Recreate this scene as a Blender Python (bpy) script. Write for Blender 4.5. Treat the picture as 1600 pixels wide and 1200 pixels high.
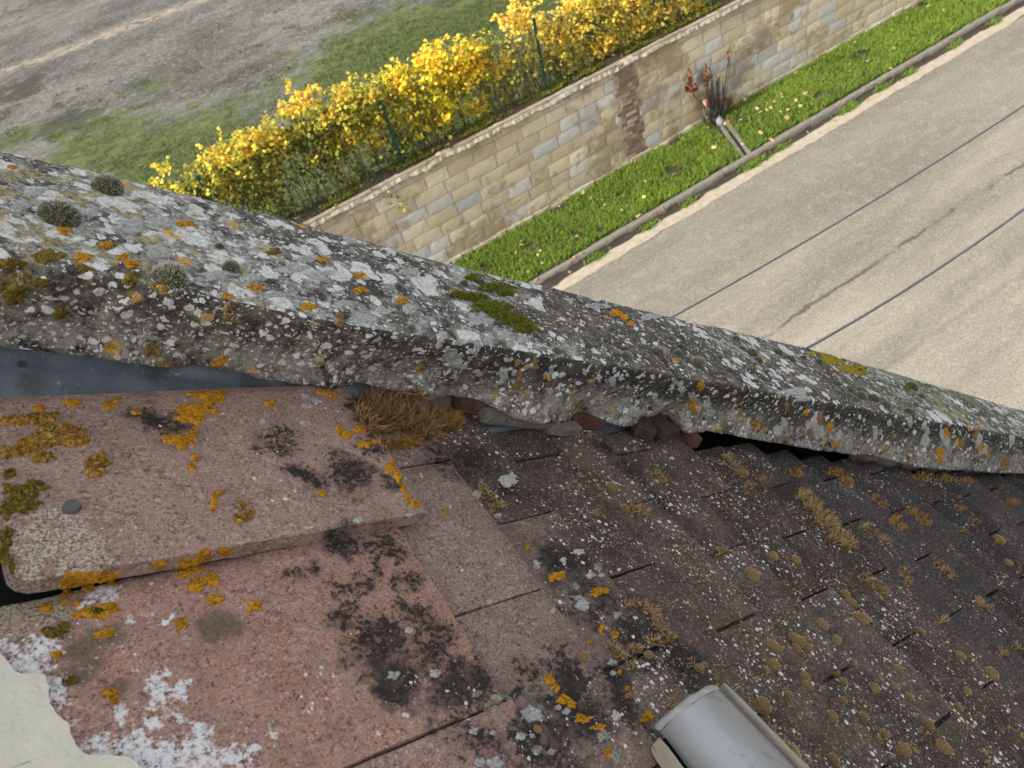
import bpy, bmesh, math, random
import numpy as np
from mathutils import Vector, Matrix, noise
from mathutils.bvhtree import BVHTree
random.seed(7); rng = np.random.default_rng(7)
sc = bpy.context.scene
COL = sc.collection
for o in list(bpy.data.objects): bpy.data.objects.remove(o)

# ------------------------------------------------------------------ camera, sky, sun, exposure
AX = Vector((.82219, -.51975, -.23209)); AY = Vector((-.51067, -.49342, -.70410)); AZ = Vector((.25144, .69742, -.67110))
CAM = Vector((0, 0, 7.0))
cam = bpy.data.cameras.new('camera'); camo = bpy.data.objects.new('camera', cam); COL.objects.link(camo)
mw = Matrix((AX, -AY, -AZ)).transposed().to_4x4(); mw.translation = CAM
camo.matrix_world = mw
cam.sensor_width = 36; cam.lens = 27; cam.clip_start = .02; cam.clip_end = 2000
cam.dof.use_dof = True; cam.dof.focus_distance = .86; cam.dof.aperture_fstop = 16
sc.camera = camo

SUN_EL, SUN_AZ = 34, 184            # degrees; azimuth from +X towards +Y
w = bpy.data.worlds.new('World'); sc.world = w; w.use_nodes = True
nt = w.node_tree; nt.nodes.clear()
sky = nt.nodes.new('ShaderNodeTexSky'); sky.sky_type = 'NISHITA'; sky.sun_disc = False
sky.sun_elevation = math.radians(SUN_EL); sky.sun_rotation = math.radians(90 - SUN_AZ)
sky.air_density = 1.0; sky.dust_density = 3.0; sky.ozone_density = 1.0
hsv = nt.nodes.new('ShaderNodeHueSaturation'); hsv.inputs['Saturation'].default_value = .18
bg = nt.nodes.new('ShaderNodeBackground'); bg.inputs[1].default_value = .15
wo = nt.nodes.new('ShaderNodeOutputWorld')
nt.links.new(sky.outputs[0], hsv.inputs['Color']); nt.links.new(hsv.outputs[0], bg.inputs[0]); nt.links.new(bg.outputs[0], wo.inputs[0])
sun = bpy.data.lights.new('sun', 'SUN'); sun.energy = 2.7; sun.angle = math.radians(7); sun.color = (1, .93, .82)
suno = bpy.data.objects.new('sun', sun); COL.objects.link(suno)
ce, az = math.radians(SUN_EL), math.radians(SUN_AZ)
sdir = Vector((math.cos(ce)*math.cos(az), math.cos(ce)*math.sin(az), math.sin(ce)))
suno.rotation_euler = sdir.to_track_quat('Z', 'Y').to_euler()
sc.view_settings.view_transform = 'Standard'; sc.view_settings.look = 'None'
sc.view_settings.exposure = 1.15; sc.view_settings.gamma = 1

# roof frame: s down the tiles, t towards the parapet, z out of the roof
E1 = Vector((.76018, .08193, -.64452)); E2 = Vector((.02511, .98757, .15514)); EN = Vector((.64922, -.13412, .74868))
RO = Vector((.03415, .27851, 6.45929))
RM = Matrix((E1, E2, EN)).transposed().to_4x4(); RM.translation = RO
RI = RM.inverted()
CR = RI @ CAM; ZT = .100          # ZT: height of the coping top over the tiles
def pray(px, py): return (AX*(px-800) + AY*(py-600) + AZ*1200).normalized()
def rray(px, py):
    d = pray(px, py); return Vector((d.dot(E1), d.dot(E2), d.dot(EN)))
def rs(px, py, z=0.):
    d = rray(px, py); k = (z-CR.z)/d.z; return CR + d*k
def ground(px, py, z=0.):
    d = pray(px, py); return CAM + d*((z-7.)/d.z)
def onplane_y(px, py, y):
    d = pray(px, py); return CAM + d*(y/d.y)

G_, TW, TL, TH = .0840, .16854, .30, .0108
ALF = TH/G_*.97; TAN = math.tan(ALF)
def tp(px, py, up=False):
    # where a sight line meets the tile tops: the sloping first course, the lifted tile (up), or the steps further down
    d = rray(px, py); k, z0 = (TAN*.70, .0135) if up else (TAN, .022*TAN)
    u = (CR.x*k+z0-CR.z)/(d.z-d.x*k); p = CR+d*u
    if p.x > 0 and not up: p = rs(px, py, -.5*TH)
    return p
# ------------------------------------------------------------------ helpers
def put(name, me, mat=None, parent=None, loc=None, rot=None, mtx=None):
    o = bpy.data.objects.new(name, me); COL.objects.link(o)
    if mat is not None and me is not None and len(me.materials) == 0: me.materials.append(mat)
    if parent is not None: o.parent = parent
    if mtx is not None: o.matrix_local = mtx
    if loc is not None: o.location = loc
    if rot is not None: o.rotation_euler = rot
    return o
def tag(o, label=None, cat=None, group=None, kind=None):
    if label: o['label'] = label
    if cat: o['category'] = cat
    if group: o['group'] = group
    if kind: o['kind'] = kind
    return o
def mesh(name, vs, fs, smooth=False):
    me = bpy.data.meshes.new(name); me.from_pydata([tuple(v) for v in vs], [], fs)
    if smooth: me.polygons.foreach_set('use_smooth', [True]*len(me.polygons))
    me.update(); return me
def attr(me, name, vals):
    a = me.attributes.new(name, 'FLOAT', 'POINT'); a.data.foreach_set('value', np.asarray(vals, np.float32))
def npmesh(name, verts, quads, smooth=True):
    me = bpy.data.meshes.new(name); nv, nf = len(verts), len(quads); k = quads.shape[1]
    me.vertices.add(nv); me.vertices.foreach_set('co', np.asarray(verts, np.float32).ravel())
    me.loops.add(nf*k); me.loops.foreach_set('vertex_index', quads.astype(np.int32).ravel())
    me.polygons.add(nf); me.polygons.foreach_set('loop_start', (np.arange(nf)*k).astype(np.int32))
    me.polygons.foreach_set('use_smooth', np.full(nf, smooth)); me.update(calc_edges=True); me.validate(); return me
def fbm(p, oct=4): return noise.fractal(Vector(p), 1.0, 2.0, oct)
def lerp(x, xs, ys): return float(np.interp(x, xs, ys))

# material builder
class M:
    def __init__(s, name, rough=.9, spec=.3):
        s.m = bpy.data.materials.new(name); s.m.use_nodes = True; s.t = s.m.node_tree
        s.b = s.t.nodes['Principled BSDF']; s.b.inputs['Roughness'].default_value = rough
        s.b.inputs['Specular IOR Level'].default_value = spec
        s.geo = s.t.nodes.new('ShaderNodeNewGeometry'); s.pos = s.geo.outputs['Position']
    def n(s, t): return s.t.nodes.new(t)
    def l(s, a, i):
        if hasattr(a, 'is_output'): s.t.links.new(a, i)
        elif isinstance(a, (tuple, list)):
            i.default_value = (tuple(a)+(1,))[:len(i.default_value)] if hasattr(i.default_value, '__len__') else a[0]
        else: i.default_value = a
    def coords(s, obj=None):
        tc = s.n('ShaderNodeTexCoord')
        if obj: tc.object = obj
        s.pos = tc.outputs['Object']; return s.pos
    def noise(s, scale, detail=4, rough=.55, vec=None, out='Fac', dist=0):
        q = s.n('ShaderNodeTexNoise'); s.l(vec if vec is not None else s.pos, q.inputs['Vector'])
        q.inputs['Scale'].default_value = scale; q.inputs['Detail'].default_value = detail; q.inputs['Roughness'].default_value = rough
        q.inputs['Distortion'].default_value = dist
        return q.outputs[out]
    def voro(s, scale, vec=None, feature='F1', rnd=1.0):
        q = s.n('ShaderNodeTexVoronoi'); q.feature = feature; s.l(vec if vec is not None else s.pos, q.inputs['Vector'])
        q.inputs['Scale'].default_value = scale; q.inputs['Randomness'].default_value = rnd
        return q.outputs
    def math(s, op, a, b=0., c=0., clamp=False):
        q = s.n('ShaderNodeMath'); q.operation = op; q.use_clamp = clamp
        s.l(a, q.inputs[0]); s.l(b, q.inputs[1])
        if len(q.inputs) > 2: s.l(c, q.inputs[2])
        return q.outputs[0]
    def mul(s, a, b): return s.math('MULTIPLY', a, b)
    def add(s, a, b): return s.math('ADD', a, b)
    def sub(s, a, b): return s.math('SUBTRACT', a, b)
    def step(s, x, lo, hi):          # smooth mapping to 0..1 (lo may exceed hi)
        q = s.n('ShaderNodeMapRange'); q.interpolation_type = 'SMOOTHSTEP'
        s.l(x, q.inputs['Value']); 
        a, b, inv = (lo, hi, False) if lo <= hi else (hi, lo, True)
        q.inputs['From Min'].default_value = a; q.inputs['From Max'].default_value = b
        q.inputs['To Min'].default_value = 1. if inv else 0.; q.inputs['To Max'].default_value = 0. if inv else 1.
        return q.outputs['Result']
    def mix(s, f, a, b, blend='MIX'):
        q = s.n('ShaderNodeMix'); q.data_type = 'RGBA'; q.blend_type = blend
        s.l(f, q.inputs[0]); s.l(a, q.inputs[6]); s.l(b, q.inputs[7]); return q.outputs[2]
    def sep(s, v):
        q = s.n('ShaderNodeSeparateXYZ'); s.l(v, q.inputs[0]); return q.outputs
    def vadd(s, a, b, k=1.):
        q = s.n('ShaderNodeVectorMath'); q.operation = 'MULTIPLY_ADD'; s.l(b, q.inputs[0])
        q.inputs[1].default_value = (k, k, k); s.l(a, q.inputs[2]); return q.outputs[0]
    def vscale(s, v, xyz):
        q = s.n('ShaderNodeVectorMath'); q.operation = 'MULTIPLY'; s.l(v, q.inputs[0]); q.inputs[1].default_value = xyz; return q.outputs[0]
    def warp(s, scale, amt, vec=None, detail=3):
        v = vec if vec is not None else s.pos
        c = s.noise(scale, detail, .6, v, 'Color')
        q = s.n('ShaderNodeVectorMath'); q.operation = 'SUBTRACT'; s.l(c, q.inputs[0]); q.inputs[1].default_value = (.5, .5, .5)
        return s.vadd(v, q.outputs[0], amt)
    def attr(s, name):
        q = s.n('ShaderNodeAttribute'); q.attribute_name = name; return q.outputs['Fac']
    def objcol(s): return s.n('ShaderNodeObjectInfo').outputs['Color']
    def objrnd(s): return s.n('ShaderNodeObjectInfo').outputs['Random']
    def sphere(s, c, r, soft=.5):    # 1 inside a ball round c
        q = s.n('ShaderNodeVectorMath'); q.operation = 'DISTANCE'; s.l(s.pos, q.inputs[0]); q.inputs[1].default_value = c
        return s.step(q.outputs['Value'], r*(1+soft), r*(1-soft))
    def bump(s, h, strength=.5, dist=.002, prev=None):
        q = s.n('ShaderNodeBump'); q.inputs['Strength'].default_value = strength; q.inputs['Distance'].default_value = dist
        s.l(h, q.inputs['Height'])
        if prev is not None: s.l(prev, q.inputs['Normal'])
        return q.outputs[0]
    def out(s, color=None, normal=None, rough=None):
        if color is not None: s.l(color, s.b.inputs['Base Color'])
        if normal is not None: s.l(normal, s.b.inputs['Normal'])
        if rough is not None: s.l(rough, s.b.inputs['Roughness'])
        return s.m
def simple(name, col, rough=.85, var=.25, scale=60, bump=.3, bd=.001, spec=.3, metal=0):
    m = M(name, rough, spec); m.coords(); f = m.noise(scale, 5)
    c = m.mix(f, tuple(v*(1-var) for v in col), tuple(min(1, v*(1+var)) for v in col))
    m.b.inputs['Metallic'].default_value = metal
    return m.out(c, m.bump(m.noise(scale*3, 4), bump, bd))

# ribbons: many thin blades in one mesh
def ribbons(name, base, dirs, length, width, bend, seg=3, rnd=None):
    base = np.asarray(base, float); dirs = np.asarray(dirs, float); n = len(base)
    dirs = dirs/np.linalg.norm(dirs, axis=1, keepdims=True)
    length = np.broadcast_to(length, n).astype(float); width = np.broadcast_to(width, n).astype(float)
    r = rng.normal(size=(n, 3)); side = np.cross(dirs, r); side /= np.linalg.norm(side, axis=1, keepdims=True)+1e-9
    bd = np.cross(side, dirs)
    V = np.zeros((n, seg+1, 2, 3)); T = np.zeros((n, seg+1, 2))
    for i in range(seg+1):
        u = i/seg
        p = base + dirs*(length*u)[:, None] + bd*(length*bend*u*u)[:, None]
        wd = width*(1-.85*u)*.5
        V[:, i, 0] = p - side*wd[:, None]; V[:, i, 1] = p + side*wd[:, None]; T[:, i] = u
    idx = np.arange(n*(seg+1)*2).reshape(n, seg+1, 2)
    Q = np.stack([idx[:, :-1, 0], idx[:, :-1, 1], idx[:, 1:, 1], idx[:, 1:, 0]], -1).reshape(-1, 4)
    me = npmesh(name, V.reshape(-1, 3), Q)
    attr(me, 'tip', T.ravel()); rn = rng.random(n) if rnd is None else rnd
    attr(me, 'rnd', np.repeat(rn, (seg+1)*2)); return me
def tube_mesh(name, pts, rad, seg=8, cap=True):
    vs, fs = [], []; n = len(pts); pts = [Vector(p) for p in pts]
    rad = [rad]*n if not hasattr(rad, '__len__') else rad
    for i, p in enumerate(pts):
        d = (pts[min(i+1, n-1)]-pts[max(i-1, 0)]).normalized()
        a = d.cross(Vector((0, 0, 1)) if abs(d.z) < .95 else Vector((1, 0, 0))).normalized(); b = d.cross(a)
        for k in range(seg):
            t = 2*math.pi*k/seg; vs.append(p + (a*math.cos(t)+b*math.sin(t))*rad[i])
    for i in range(n-1):
        for k in range(seg):
            k2 = (k+1) % seg; fs.append((i*seg+k, i*seg+k2, (i+1)*seg+k2, (i+1)*seg+k))
    if cap: fs.append(tuple(range(seg))[::-1]); fs.append(tuple((n-1)*seg+k for k in range(seg)))
    return mesh(name, vs, fs, True)
def join_data(parts):                     # [(verts, faces)] -> one
    V, F = [], []
    for v, f in parts:
        b = len(V); V += list(v); F += [tuple(i+b for i in q) for q in f]
    return V, F
def box_data(x0, x1, y0, y1, z0, z1):
    v = [(x0, y0, z0), (x1, y0, z0), (x1, y1, z0), (x0, y1, z0), (x0, y0, z1), (x1, y0, z1), (x1, y1, z1), (x0, y1, z1)]
    return v, [(3, 2, 1, 0), (4, 5, 6, 7), (0, 1, 5, 4), (1, 2, 6, 5), (2, 3, 7, 6), (3, 0, 4, 7)]

# ================================================================== MATERIALS
ref = bpy.data.objects.new('tiled_roof', None); COL.objects.link(ref); ref.matrix_world = RM   # the roof's own frame
tag(ref, 'tiled roof slope of pink to dark brown flat tiles with lichen beside the stone parapet', 'roof')

def mat_road():
    m = M('worn_tarmac', .92, .25)
    st = m.vscale(m.pos, (.16, 1, 1))
    a = m.noise(1.1, 5, .6, st); b = m.noise(45, 4, .7); c = m.noise(4, 5, .65)
    col = m.mix(m.step(a, .32, .68), (.150, .135, .108), (.255, .232, .186))
    xyz = m.sep(m.pos)
    col = m.mix(m.mul(m.step(xyz['Y'], 5.4, 8.6), .55), col, (.120, .110, .092))   # smoother, darker lane by the kerb
    col = m.mix(m.mul(m.step(c, .45, .75), .35), col, (.31, .285, .23))
    b2 = m.noise(16, 6, .8)
    col = m.mix(m.mul(m.step(b2, .52, .66), .4), col, (.34, .315, .26)); col = m.mix(m.mul(m.step(b2, .47, .34), .45), col, (.085, .077, .063))
    col = m.mix(m.mul(m.step(b, .54, .68), .7), col, (.42, .395, .34)); col = m.mix(m.mul(m.step(b, .46, .33), .8), col, (.07, .062, .05))
    # an open crack along the lane joint
    wv = m.noise(1.3, 5, .7); d = m.math('ABSOLUTE', m.add(m.sub(xyz['Y'], 5.53), m.mul(m.sub(wv, .5), .30)))
    brk = m.step(m.noise(1.9, 3), .40, .55)
    col = m.mix(m.mul(m.mul(m.step(d, .045, .008), brk), .8), col, (.06, .05, .04))
    d2 = m.math('ABSOLUTE', m.add(m.sub(xyz['Y'], 4.1), m.mul(m.sub(m.noise(.9, 4, .7), .5), .5)))
    col = m.mix(m.mul(m.step(d2, .05, .01), .3), col, (.1, .09, .07))
    return m.out(col, m.bump(b, .5, .006))
def mat_yard():
    m = M('gravel_yard', .95, .2)
    g = m.attr('grass'); dk = m.attr('dirt'); pl = m.attr('pale')
    st = m.vscale(m.pos, (.6, 1, 1))
    f = m.noise(28, 5, .75); n1 = m.noise(1.6, 6, .65); n2 = m.noise(.5, 5, .6, st)
    col = m.mix(m.step(n2, .35, .65), (.055, .053, .050), (.128, .123, .114))
    col = m.mix(m.mul(m.step(n1, .50, .62), .6), col, (.075, .066, .054)); g9 = m.noise(9, 6, .8); col = m.mix(m.mul(m.step(g9, .52, .62), .6), col, (.27, .255, .235)); col = m.mix(m.mul(m.step(g9, .47, .36), .65), col, (.035, .033, .027))
    col = m.mix(m.step(f, .60, .74), col, (.38, .36, .34)); col = m.mix(m.step(f, .40, .28), col, (.05, .045, .04))
    col = m.mix(m.mul(m.mul(pl, .6), m.step(m.noise(3, 6, .75), .36, .62)), col, (.42, .36, .26))
    e = m.add(m.mul(m.sub(m.noise(1.8, 8, .8), .5), 1.9), dk)
    col = m.mix(m.mul(m.step(e, .30, .62), .88), col, (.030, .029, .020))
    e = m.add(m.mul(m.sub(m.noise(1.6, 9, .82), .5), 2.2), g)
    gc = m.mix(m.step(m.noise(5, 7, .8), .35, .65), (.030, .038, .015), (.098, .125, .03))
    col = m.mix(m.mul(m.step(e, .06, .44), .88), col, gc)
    return m.out(col, m.bump(f, .6, .02))
def mat_block(brick=False):
    m = M('wall_block', .93, .2)
    c = m.objcol()
    n = m.noise(7, 6, .65); f = m.noise(60, 5, .7); big = m.noise(.75, 5, .65, m.vscale(m.pos, (1, 1, 1.3)))
    col = m.mix(.35, c, m.mix(n, (.55, .55, .55), (1.4, 1.38, 1.33)), 'MULTIPLY')
    col = m.mix(m.mul(m.step(n, .52, .70), .45), col, (.40, .34, .235))
    col = m.mix(m.mul(m.step(m.add(big, m.mul(m.sub(n, .5), .5)), .50, .62), .6), col, (.21, .15, .088))
    z = m.sep(m.pos)['Z']
    col = m.mix(m.mul(m.step(m.add(z, m.mul(m.sub(m.noise(2.2, 5, .7), .5), .8)), 1.55, 1.95), .55), col, (.17, .125, .085))
    for cx, cz, r in ((9.75, .75, .42), (10.2, 1.05, .3), (8.1, .3, .22), (8.8, .55, .28), (8.9, 1.0, .2)):  # soft shadow of the dead shrub, painted on as dark spots
        q = m.n('ShaderNodeVectorMath'); q.operation = 'DISTANCE'; m.l(m.pos, q.inputs[0]); q.inputs[1].default_value = (cx, 10.27, cz)
        k = m.add(m.mul(m.sub(m.noise(3.5, 5, .7), .5), .8), q.outputs['Value'])
        col = m.mix(m.mul(m.step(k, r, r*.4), .55), col, (.11, .085, .055))
    col = m.mix(m.step(f, .40, .25), col, (.13, .10, .07))
    return m.out(col, m.bump(m.add(f, n), .4, .005))
def mat_blades(name, c0, c1, tipc, tipf=1., rough=.7, trans=0.):
    m = M(name, rough, .2)
    r = m.attr('rnd'); t = m.attr('tip')
    col = m.mix(r, c0, c1); col = m.mix(m.mul(m.step(t, .2, 1.), tipf), col, tipc)
    if trans:
        m.b.inputs['Subsurface Weight'].default_value = 0
        td = m.n('ShaderNodeBsdfTranslucent'); m.l(col, td.inputs[0]); mx = m.n('ShaderNodeMixShader'); mx.inputs[0].default_value = trans
        m.l(col, m.b.inputs['Base Color'])
        m.t.links.new(m.b.outputs[0], mx.inputs[1]); m.t.links.new(td.outputs[0], mx.inputs[2])
        m.t.links.new(mx.outputs[0], m.t.nodes['Material Output'].inputs[0]); return m.m
    return m.out(col)
def mat_leaf(name, cols, trans=.35):
    m = M(name, .6, .3); r = m.attr('rnd')
    q = m.n('ShaderNodeValToRGB'); e = q.color_ramp; m.l(r, q.inputs[0])
    while len(e.elements) < len(cols): e.elements.new(.5)
    for k, (p, c) in enumerate(cols): e.elements[k].position = p; e.elements[k].color = c+(1,)
    td = m.n('ShaderNodeBsdfTranslucent'); m.l(q.outputs[0], td.inputs[0]); mx = m.n('ShaderNodeMixShader'); mx.inputs[0].default_value = trans
    m.l(q.outputs[0], m.b.inputs['Base Color'])
    m.t.links.new(m.b.outputs[0], mx.inputs[1]); m.t.links.new(td.outputs[0], mx.inputs[2])
    m.t.links.new(mx.outputs[0], m.t.nodes['Material Output'].inputs[0]); return m.m

def mat_coping():
    m = M('weathered_stone', .92, .25); m.coords(ref)
    p = m.pos; xyz = m.sep(p)
    up = m.sep(m.geo.outputs['Normal'])
    q = m.n('ShaderNodeVectorMath'); q.operation = 'DOT_PRODUCT'; m.l(m.geo.outputs['Normal'], q.inputs[0]); q.inputs[1].default_value = tuple(EN)
    top = m.step(q.outputs['Value'], .45, .85)
    wp = m.warp(55, .014); wf = m.warp(160, .006, wp)
    n9 = m.noise(9, 6, .65); n40 = m.noise(42, 6, .7); n200 = m.noise(210, 5, .7); n700 = m.noise(650, 4, .75)
    base = m.mix(m.step(n9, .35, .66), (.034, .030, .025), (.095, .083, .067))
    base = m.mix(m.mul(m.step(n40, .48, .64), .7), base, (.185, .165, .135))
    base = m.mix(m.step(n40, .44, .30), base, (.018, .017, .016))
    # the face on the tile side: paler, gritty towards its foot
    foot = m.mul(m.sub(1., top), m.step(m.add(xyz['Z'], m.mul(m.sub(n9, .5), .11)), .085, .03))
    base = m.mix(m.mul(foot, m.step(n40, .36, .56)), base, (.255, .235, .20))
    grit = m.step(n200, .52, .62)
    base = m.mix(m.mul(grit, m.add(.25, m.mul(foot, .4))), base, (.40, .37, .32)); base = m.mix(m.mul(m.step(n200, .46, .36), .8), base, (.018, .016, .015))
    base = m.mix(m.mul(m.step(n700, .56, .68), .5), base, (.42, .40, .36)); base = m.mix(m.mul(m.step(n700, .44, .32), .6), base, (.02, .018, .016))
    base = m.mix(m.mul(m.mul(m.sub(1., top), m.mul(m.step(m.add(xyz['Z'], m.mul(m.sub(n9, .5), .06)), .045, .08), m.step(m.add(xyz['X'], m.mul(m.sub(n9, .5), .3)), -.05, .15))), .55), base, (.022, .02, .018))  # shade of the upper tile-side face put into the stone colour
    h = m.add(m.mul(n40, .35), m.mul(n200, .35))
    def lichen(col, h, scale, keep, rmin, rmax, c0, c1, amount=1., vec=None, cover=None, soft=.05, hk=.22):
        v = m.voro(scale, vec if vec is not None else wp); cs = m.sep(v['Color'])
        r = m.add(m.mul(cs['Y'], rmax-rmin), rmin)
        d = m.sub(m.add(v['Distance'], m.add(m.mul(m.sub(n200, .5), .42), m.mul(m.sub(n40, .5), .25))), r)
        mask = m.step(d, soft, -soft)
        k = m.step(cs['X'], keep, keep+.01) if cover is None else m.step(m.add(cs['X'], cover), keep, keep+.02)
        mask = m.mul(mask, m.mul(k, amount))
        mott = m.mix(m.step(m.add(m.mul(n200, .55), m.mul(n700, .45)), .40, .58), c0, c1)
        rim = m.mul(m.step(d, -.16, -.05), .5)
        mott = m.mix(rim, mott, tuple(min(.78, x*1.15) for x in c1))
        return m.mix(mask, col, mott), m.add(h, m.mul(mask, hk))
    near = m.step(m.add(xyz['X'], m.mul(m.sub(n9, .5), .25)), .30, -.05)      # the long pale stretch up the slope
    lo = m.sub(m.noise(5.5, 4, .6), .5)
    bare = m.mul(m.sphere((.42, .36, ZT), .12, .6), top)
    cov = m.sub(m.add(m.mul(lo, 1.2), m.add(m.mul(near, .16), m.sub(m.mul(top, .40), .46))), m.mul(bare, .45))
    col = base
    # grey green crust spreading between the rosettes
    col = m.mix(m.mul(m.mul(m.step(m.add(m.noise(30, 8, .75, wp), m.mul(cov, .30)), .49, .57), top), .8), col, m.mix(m.step(n200, .4, .6), (.20, .205, .185), (.44, .45, .42)))
    col, h = lichen(col, h, 26, .52, .20, .55, (.35, .345, .32), (.68, .675, .64), .95, cover=m.sub(cov, m.mul(m.sub(1., top), .30)))
    col, h = lichen(col, h, 52, .56, .20, .55, (.39, .385, .36), (.70, .695, .665), .95, wf, cover=m.sub(cov, m.mul(m.sub(1., top), .16)))
    sidel = m.mul(m.mul(m.sub(1., top), near), .26)
    col, h = lichen(col, h, 105, .64, .16, .46, (.44, .44, .41), (.68, .69, .68), .95, wf, cover=m.add(m.mul(lo, .6), sidel))
    col, h = lichen(col, h, 230, .58, .14, .42, (.44, .42, .38), (.70, .70, .68), .95, wf, cover=m.add(m.mul(lo, .5), sidel))
    # ochre crusts
    och = m.mul(m.step(xyz['X'], .10, -.22), m.step(m.math('ABSOLUTE', m.sub(xyz['Z'], .092)), .035, .008))
    ol = m.step(m.add(m.noise(30, 8, .75), m.mul(och, .13)), .635, .67)
    col = m.mix(m.mul(ol, .75), col, m.mix(m.step(n200, .38, .6), (.085, .062, .018), (.33, .245, .075)))
    col, h = lichen(col, h, 44, .90, .20, .45, (.30, .16, .02), (.62, .36, .04), .8, wf, cover=m.sub(m.mul(lo, .2), .03))
    col, h = lichen(col, h, 75, .92, .20, .42, (.30, .17, .05), (.50, .32, .11), .85, wf)
    # damp green along the outer edge, lower down
    col = m.mix(m.mul(m.mul(m.step(xyz['X'], .75, 1.2), m.step(m.noise(14, 6, .7), .50, .62)), m.mul(top, .7)), col, (.16, .19, .08))
    nb = m.bump(h, .5, .0028); nb = m.bump(n700, .5, .0012, nb)
    return m.out(col, nb)
def mat_tile():
    m = M('clay_tile', .92, .15); m.coords(ref)
    p = m.pos; xyz = m.sep(p)
    wp = m.warp(40, .02)
    n6 = m.noise(6, 5, .6); n25 = m.noise(26, 6, .7); n90 = m.noise(95, 6, .72); n500 = m.noise(520, 4, .75)
    oc = m.objcol()
    n250 = m.noise(260, 5, .75)
    col = m.mix(m.step(n25, .3, .7), (.265, .176, .142), (.345, .238, .198))
    col = m.mix(1., col, oc, 'MULTIPLY')
    far = m.step(m.add(xyz['X'], m.mul(m.sub(n6, .5), .20)), -.02, .22)
    vfar = m.step(m.add(m.add(xyz['X'], m.mul(xyz['Y'], .15)), m.mul(m.sub(n6, .5), .12)), .60, .72)
    col = m.mix(m.mul(far, .86), col, m.mix(m.step(n25, .35, .65), (.044, .032, .0245), (.108, .078, .059)))
    col = m.mix(m.mul(vfar, .88), col, m.mix(n25, (.020, .0195, .0215), (.052, .050, .053)))
    col = m.mix(m.mul(m.step(n90, .52, .66), m.sub(.35, m.mul(far, .2))), col, (.40, .31, .28)); col = m.mix(m.mul(m.step(n90, .46, .34), .5), col, (.10, .072, .064))
    col = m.mix(m.mul(far, .8), col, m.mix(1., col, oc, 'MULTIPLY'))
    # fine grain of the clay
    col = m.mix(m.mul(m.step(n250, .53, .64), m.sub(.5, m.mul(far, .32))), col, (.56, .46, .42)); col = m.mix(m.mul(m.step(n250, .46, .36), .65), col, (.060, .042, .036))
    col = m.mix(m.mul(m.step(n500, .55, .68), m.sub(.6, m.mul(far, .38))), col, (.60, .52, .48)); col = m.mix(m.mul(m.step(n500, .45, .32), .75), col, (.035, .026, .023))
    gr = m.add(m.add(m.mul(n90, .45), m.mul(n250, .45)), m.mul(m.noise(34, 8, .8, wp), .5))      # mean about .7
    wide = m.warp(24, .055, None, 6)
    def field(spots, up=False, soft=.9):
        f = None; keep = m.pos; m.pos = wide
        for px, py, r in spots:
            c = tp(px, py, up); k = m.sphere(tuple(c), r*(c-CR).length/1200, soft); f = k if f is None else m.math('MAXIMUM', f, k)
        m.pos = keep; return f
    # black algae: single grains that thicken to a skin
    dark = field([(540, 960, 30), (590, 1000, 55), (640, 960, 45), (680, 1010, 55), (620, 1065, 40), (725, 1060, 50), (560, 905, 34), (485, 890, 15), (588, 882, 20), (455, 905, 24), (520, 915, 22), (765, 1050, 36), (600, 850, 45), (540, 845, 35), (640, 900, 30)])
    dark = m.math('MAXIMUM', dark, field([(440, 692, 38), (545, 740, 45), (482, 745, 28), (590, 700, 30), (560, 640, 25), (620, 760, 24), (250, 660, 40)], True))
    dark = m.math('MAXIMUM', dark, field([(690, 720, 45), (800, 770, 40), (740, 720, 45), (880, 880, 55), (930, 950, 55), (1000, 1000, 60), (1050, 1035, 50), (960, 1060, 40), (890, 1060, 60), (820, 1050, 34), (1040, 790, 36), (985, 735, 28), (950, 705, 22), (900, 1110, 60), (740, 1150, 45), (850, 1150, 60), (980, 1110, 40)]))
    alg = m.step(m.noise(7, 6, .7, wp), .42, .70)
    wgt = m.add(m.mul(dark, .235), m.mul(alg, .135))
    st = m.step(m.add(m.add(gr, wgt), m.mul(m.sub(m.noise(15, 7, .8, wp), .5), .34)), .80, .985)
    col = m.mix(m.mul(st, m.sub(.9, m.mul(vfar, .4))), col, m.mix(m.step(n250, .38, .62), (.016, .015, .014), (.085, .074, .066)))
    st2 = m.step(m.add(m.add(m.mul(n250, .8), m.mul(n90, .4)), m.mul(dark, .16)), .72, .78)
    col = m.mix(m.mul(m.mul(st2, m.step(dark, .05, .5)), .85), col, (.018, .016, .015))
    # sandy crust on the exposed corner of the first tile
    k = field([(70, 845, 55), (110, 850, 40), (50, 880, 30), (130, 880, 30)], True)
    col = m.mix(m.mul(m.step(m.add(gr, m.mul(k, .22)), .82, .90), .85), col, m.mix(m.step(n500, .4, .6), (.17, .13, .09), (.60, .52, .43)))
    k = field([(10, 945, 50), (60, 950, 40), (20, 990, 30), (100, 945, 30)])
    col = m.mix(m.mul(m.step(m.add(gr, m.mul(k, .22)), .80, .90), .8), col, m.mix(m.step(n500, .4, .6), (.12, .105, .07), (.46, .42, .31)))
    k = field([(150, 1010, 40), (180, 1000, 35), (120, 1050, 30), (190, 1070, 22), (330, 980, 26)])
    col = m.mix(m.mul(m.step(m.add(gr, m.mul(k, .24)), .80, .92), .7), col, m.mix(n250, (.045, .043, .026), (.13, .12, .08)))
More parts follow.
